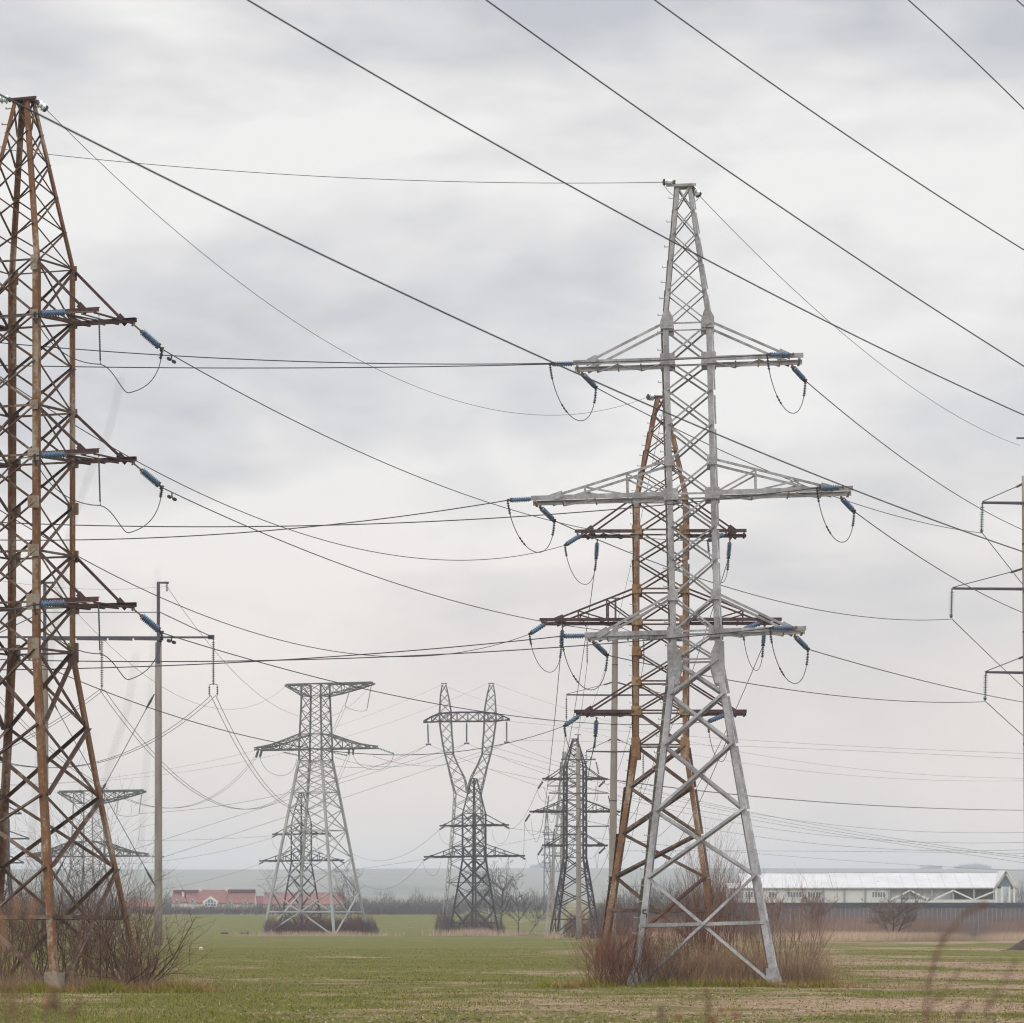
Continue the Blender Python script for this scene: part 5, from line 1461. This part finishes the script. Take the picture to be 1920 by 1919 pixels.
o = twig_cloud('tree_belt', bl, M['bark_grey'], 105, (.7, 2.0), .07, .65); tag(o, 'hazy belt of trees behind the white hall', kind='stuff')
bl = [(at(px, Yq), Yq, zhill(np.array(at(px, Yq)), np.array(float(Yq))).item() - .5, 12, 12, h * 1.75, 420) for px, h, Yq in
      [(1008, 3, 6050), (1019, 5, 6050), (1030, 4.5, 6050), (1805, 3, 5950), (1818, 4, 5950), (1831, 4.5, 5950), (1844, 3.5, 5950), (1740, 2, 5950), (1752, 2.5, 5950)]]
o = twig_cloud('ridge_trees', bl, M['bark_grey'], 107, (2.5, 7), .9, .5); tag(o, 'clumps of trees along the hazy ridge line', kind='stuff')
# grey bushes behind the rusty pylon
for px, Yq, rx, h, n, label in ((1180, 556, 4.2, 6.2, 4200, 'rounded grey bare bush just right of the thick concrete pole'), (1250, 570, 4.6, 7.2, 4600, 'grey bare bush seen between the legs of the second rusty pylon'),
                                (1135, 585, 2.6, 4.6, 1800, 'low grey bare bush at the right foot of the dark three-armed pylon'), (1345, 560, 4.4, 6.2, 3800, 'grey-brown bush behind the tall saplings, left of the white hall'), (1300, 590, 3.6, 6.6, 3000, 'grey bush midway between the second rusty pylon\'s feet')):
    o = twig_cloud('bare_bush', [(at(px, Yq), Yq, 0, rx, 2.4, h, n), (at(px, Yq) - rx * .5, Yq + 1, 0, rx * .6, 2, h * .86, n // 3), (at(px, Yq) + rx * .55, Yq, 0, rx * .6, 2, h * .8, n // 3)], M['bark_grey'], px, (.6, 1.7), .045, .7); tag(o, label, 'bush')
# bare trees with trunk and crown
def tree(label, px, Y, h, seed, n0=9, spread=.6, r=.22, lean=0, m='bark_grey', fork=1):
    g0 = gz(Y); t = thing('bare_tree', label, 'tree', (at(px, Y), Y, g0))
    R = random.Random(seed); tr = MB(); cr = MB()
    for k in range(fork):
        a = R.uniform(-.3, .3) + (k - (fork - 1) / 2) * .35
        pts = [Vector((k * .3, 0, -.1))]; d = Vector((math.sin(a) + lean, R.gauss(0, .1), 1)).normalized(); rad = [r]
        for i in range(6):
            d = (d + Vector((R.gauss(0, .10) + lean * .1, R.gauss(0, .1), .05))).normalized(); pts.append(pts[-1] + d * h * .13); rad.append(r * (1 - .13 * (i + 1)))
        tr.tube(pts, rad, 7)
        for i in range(n0):
            f = R.uniform(.28, 1.0); j = min(int(f * 6), 5); q = pts[j].lerp(pts[j + 1], f * 6 - j)
            aa = R.uniform(0, 6.283); dd = Vector((math.cos(aa) * spread * 1.3, math.sin(aa) * spread * 1.3, R.uniform(.45, 1.2)))
            grow(cr, q, dd, h * R.uniform(.32, .52), r * .42, 3, R, (5, 4, 4), .13, .05, .55, 5, 3, .016)
    tr.build('trunk', M[m], t); cr.build('crown', M[m], t)
tree('bare tree with an open rounded crown right of the wineglass pylon', 941, 640, 9.8, 4, 32, 1.0, .2, .03)
tree('smaller leaning bare tree just right of the open-crowned one', 972, 645, 7.0, 12, 16, .9, .15, .12)
tree('thin bare shrubby tree third to the right of the wineglass pylon', 992, 650, 5.0, 15, 12, .8, .1, .18)
tree('bare tree behind the right leg of the tall flat-topped pylon', 655, 800, 9.5, 16, 8, .6, .18, 0, 'bark_grey', 2)
tree('small bare tree left of the tall flat-topped pylon by the maroon roof', 512, 940, 8.0, 18, 7, .5, .16)
tree('low two-trunked bare tree on the dry strip before the dark fence', 1669, 470, 4.8, 20, 18, 1.2, .12, 0, 'bark_dark', 3)
tree('low bare tree in the weeds right of the silver pylon', 1522, 500, 5.2, 22, 9, .8, .12, 0, 'bark_red', 3)
tree('small bare bushy tree behind the silver pylon\'s right leg', 1440, 520, 5.6, 24, 8, .6, .11, 0, 'bark_red', 3)

# soil heap at the right edge, a pale stone, two far birds' dark lumps
k = MB(); R = random.Random(6); nx = 14
Ysh = 280.0; x0 = at(1880, Ysh); ring = []
vs, fs = [], []
for i in range(nx + 1):
    for j in range(9):
        u = i / nx; v = j / 8
        hgt = .95 * math.sin(math.pi * v) ** .8 * (sstep(0, .55, u)) * (1 if u < .8 else sstep(1, .8, u)) + R.uniform(-.04, .04)
        vs.append((x0 + u * 3.6, Ysh - 1.2 + v * 2.4, max(-.1, hgt)))
for i in range(nx):
    for j in range(8): fs.append((i * 9 + j, (i + 1) * 9 + j, (i + 1) * 9 + j + 1, i * 9 + j + 1))
k.add(vs, fs); o = k.build('soil_heap', m_plain('dark_soil', (.045, .028, .02), .95, 0, .4, 3)); tag(o, 'dark heap of soil at the right edge of the field', 'soil heap')
def lump(name, label, px, Y, w, h, m, cat):
    R = random.Random(int(px)); b = MB(); pts = []
    b.sm = True; n = 8
    b.lathe([(-w / 2, w * .05), (-w * .35, h * .42), (-w * .05, h * .55), (w * .25, h * .45), (w / 2, w * .06)], 8)
    b.v = [(x * R.uniform(.9, 1.1), y * R.uniform(.85, 1.15), z * R.uniform(.85, 1.1) + h * .3) for x, y, z in b.v]
    o = b.build(name, m, None, (at(px, Y), Y, zg(at(px, Y), Y))); tag(o, label, cat)
wst = m_plain('pale_stone', (.55, .53, .48), .8, 0, .1)
lump('stone', 'small pale stone lying on the green field right of the left shrubs', 377, 285, .34, .26, wst, 'stone')
lump('dirt_clump', 'left of two dark dirt clumps far out on the field', 421, 660, 1.3, .6, M['bark_dark'], 'dirt clump')
lump('dirt_clump', 'right of two dark dirt clumps far out on the field', 460, 660, 1.5, .6, M['bark_dark'], 'dirt clump')

# ------------------------------------------------------------------ blurred weeds close to the camera
M['weed'] = m_twig('brown_weed_stalk', (.13, .078, .055), (.22, .14, .10))
M['plume'] = m_twig('pale_weed_plume', (.34, .18, .11), (.52, .32, .22))
M['redhip'] = m_plain('red_seed_head', (.25, .07, .05), .7, 0, .3)
def weed(label, Y, px_pts, r, plume=None, m='weed', heads=(), hm='redhip'):
    pts = [P(x, y, Y) for x, y in px_pts]
    p0 = pts[0]; base = Vector((p0.x + (p0.x - pts[1].x) * .5, Y, 0))
    pts = [base, base.lerp(p0, .5) + Vector((.01, 0, 0))] + pts
    sm = []
    for i in range(len(pts) - 1):
        a = pts[max(i - 1, 0)]; b_ = pts[i]; c = pts[i + 1]; d = pts[min(i + 2, len(pts) - 1)]
        for k in range(5):
            t = k / 5
            sm.append(.5 * ((2 * b_) + (c - a) * t + (2 * a - 5 * b_ + 4 * c - d) * t * t + (3 * b_ - a - 3 * c + d) * t ** 3))
    sm.append(pts[-1])
    t = thing('weed_stalk', label, 'weed', (base.x, base.y, 0), 'blurred weeds close to the camera')
    o_ = Vector((base.x, base.y, 0))
    stem = MB(); stem.tube([q - o_ for q in sm], [r * (1 - .45 * i / len(sm)) for i in range(len(sm))], 6)
    if plume:
        R = random.Random(int(px_pts[0][0])); b = MB()
        own = plume[3] == m
        for _ in range(plume[0]):
            i = R.randint(int(len(sm) * plume[1]), len(sm) - 1); q = sm[i] - o_
            d = Vector((R.gauss(0, 1), R.gauss(0, 1), R.gauss(.6, .8))).normalized()
            b.tube([q, q + d * plume[2] * R.uniform(.3, 1)], [.0022, .0007], 3, cap=False)
        if own: stem.add(b.v, b.f)
        else: b.build('plume', M[plume[3]], t)
    stem.build('stem', M[m], t)
    for (x, y, rr_) in heads:
        b = MB(); c = P(x, y, Y) - o_; R = random.Random(int(x))
        for _ in range(40):
            d = Vector((R.gauss(0, 1), R.gauss(0, 1), R.gauss(0, 1))).normalized()
            b.tube([c, c + d * rr_ * R.uniform(.5, 1)], [.004, .001], 4, cap=False)
        b.build('seed_head', M[hm], t)
weed('tall blurred brown weed bending right at the lower right', 13, [(1734, 1935), (1740, 1860), (1756, 1790), (1782, 1745), (1815, 1712), (1850, 1700)], .0062, (110, .42, .035, 'weed'))
weed('short blurred brown weed just right of the tall bending one', 13.5, [(1742, 1930), (1765, 1870), (1800, 1818)], .0042, (70, .4, .03, 'weed'))
weed('faint blurred weed near the bottom right corner', 12, [(1850, 1935), (1862, 1880), (1885, 1835), (1905, 1800)], .004, (50, .4, .03, 'weed'))
weed('blurred weed with red seed heads at the bottom right of centre', 12.5, [(1326, 1940), (1330, 1890), (1322, 1855)], .007, (60, .5, .025, 'weed'), heads=((1270, 1909, .016), (1378, 1902, .018), (1354, 1897, .012), (1338, 1915, .016)))
weed('blurred pale plume at the left edge', 8.5, [(2, 1935), (10, 1850), (6, 1790), (0, 1745), (-6, 1715)], .004, (110, .7, .02, 'plume'))
weed('blurred plume over the rusty pylon\'s left base', 10, [(30, 1935), (22, 1850), (26, 1760), (30, 1715), (28, 1690)], .004, (70, .8, .018, 'plume'))
weed('blurred plume beside the rusty pylon\'s front leg', 10.5, [(52, 1935), (50, 1850), (56, 1760), (60, 1715), (62, 1690)], .004, (60, .8, .018, 'plume'))
weed('blurred low brown weed in front of the rusty pylon\'s front footing', 11, [(84, 1935), (88, 1890), (98, 1850)], .006, (60, .6, .022, 'plume'))
weed('blurred thin weed stem at the bottom left', 11, [(108, 1935), (106, 1890), (104, 1862)], .005, (60, .5, .03, 'weed'))
weed('blurred brown weed stem at the very bottom left corner', 11, [(16, 1945), (20, 1900), (19, 1872)], .004, (30, .5, .02, 'weed'))
weed('blurred leaning weed stem right of the rusty pylon\'s front footing', 10.5, [(128, 1945), (138, 1905), (152, 1878)], .004, (40, .5, .022, 'weed'))
weed('blurred small weed at the bottom edge between the two near pylons', 12, [(1236, 1945), (1244, 1912), (1240, 1890)], .004, (40, .5, .02, 'weed'))
weed('blurred low weed at the bottom edge right of the tall bending one', 12.5, [(1795, 1945), (1800, 1905), (1815, 1880)], .004, (40, .5, .02, 'weed'))
weed('very close wispy stem that blurs into a grey streak left of centre sky', 11, [(30, 1940), (86, 1300), (128, 1020), (164, 900), (203, 810), (228, 705)], .0021)
weed('third very close wispy stem that blurs into a grey streak beside the portal pylon', 11, [(140, 1940), (172, 1600), (204, 1440), (238, 1330), (255, 1225)], .0021)
weed('second very close wispy stem that blurs into a faint streak over the portal pylon', 11.5, [(230, 1940), (262, 1600), (280, 1350), (296, 1065)], .0014)

# ------------------------------------------------------------------ haze
hb = MB(); hb.box((0, 3560, 46), (4200, 7200, 95))
kz = bpy.data.materials.new('thin_winter_haze'); kz.use_nodes = True
kz.node_tree.nodes.clear()
vo = kz.node_tree.nodes.new('ShaderNodeVolumePrincipled'); oo = kz.node_tree.nodes.new('ShaderNodeOutputMaterial')
vo.inputs['Color'].default_value = (.84, .92, 1, 1); vo.inputs['Density'].default_value = .00022
vo.inputs['Anisotropy'].default_value = .0
kz.node_tree.links.new(vo.outputs[0], oo.inputs['Volume'])
ho = hb.build('haze', kz); tag(ho, 'thin pale winter haze over the plain', kind='stuff')
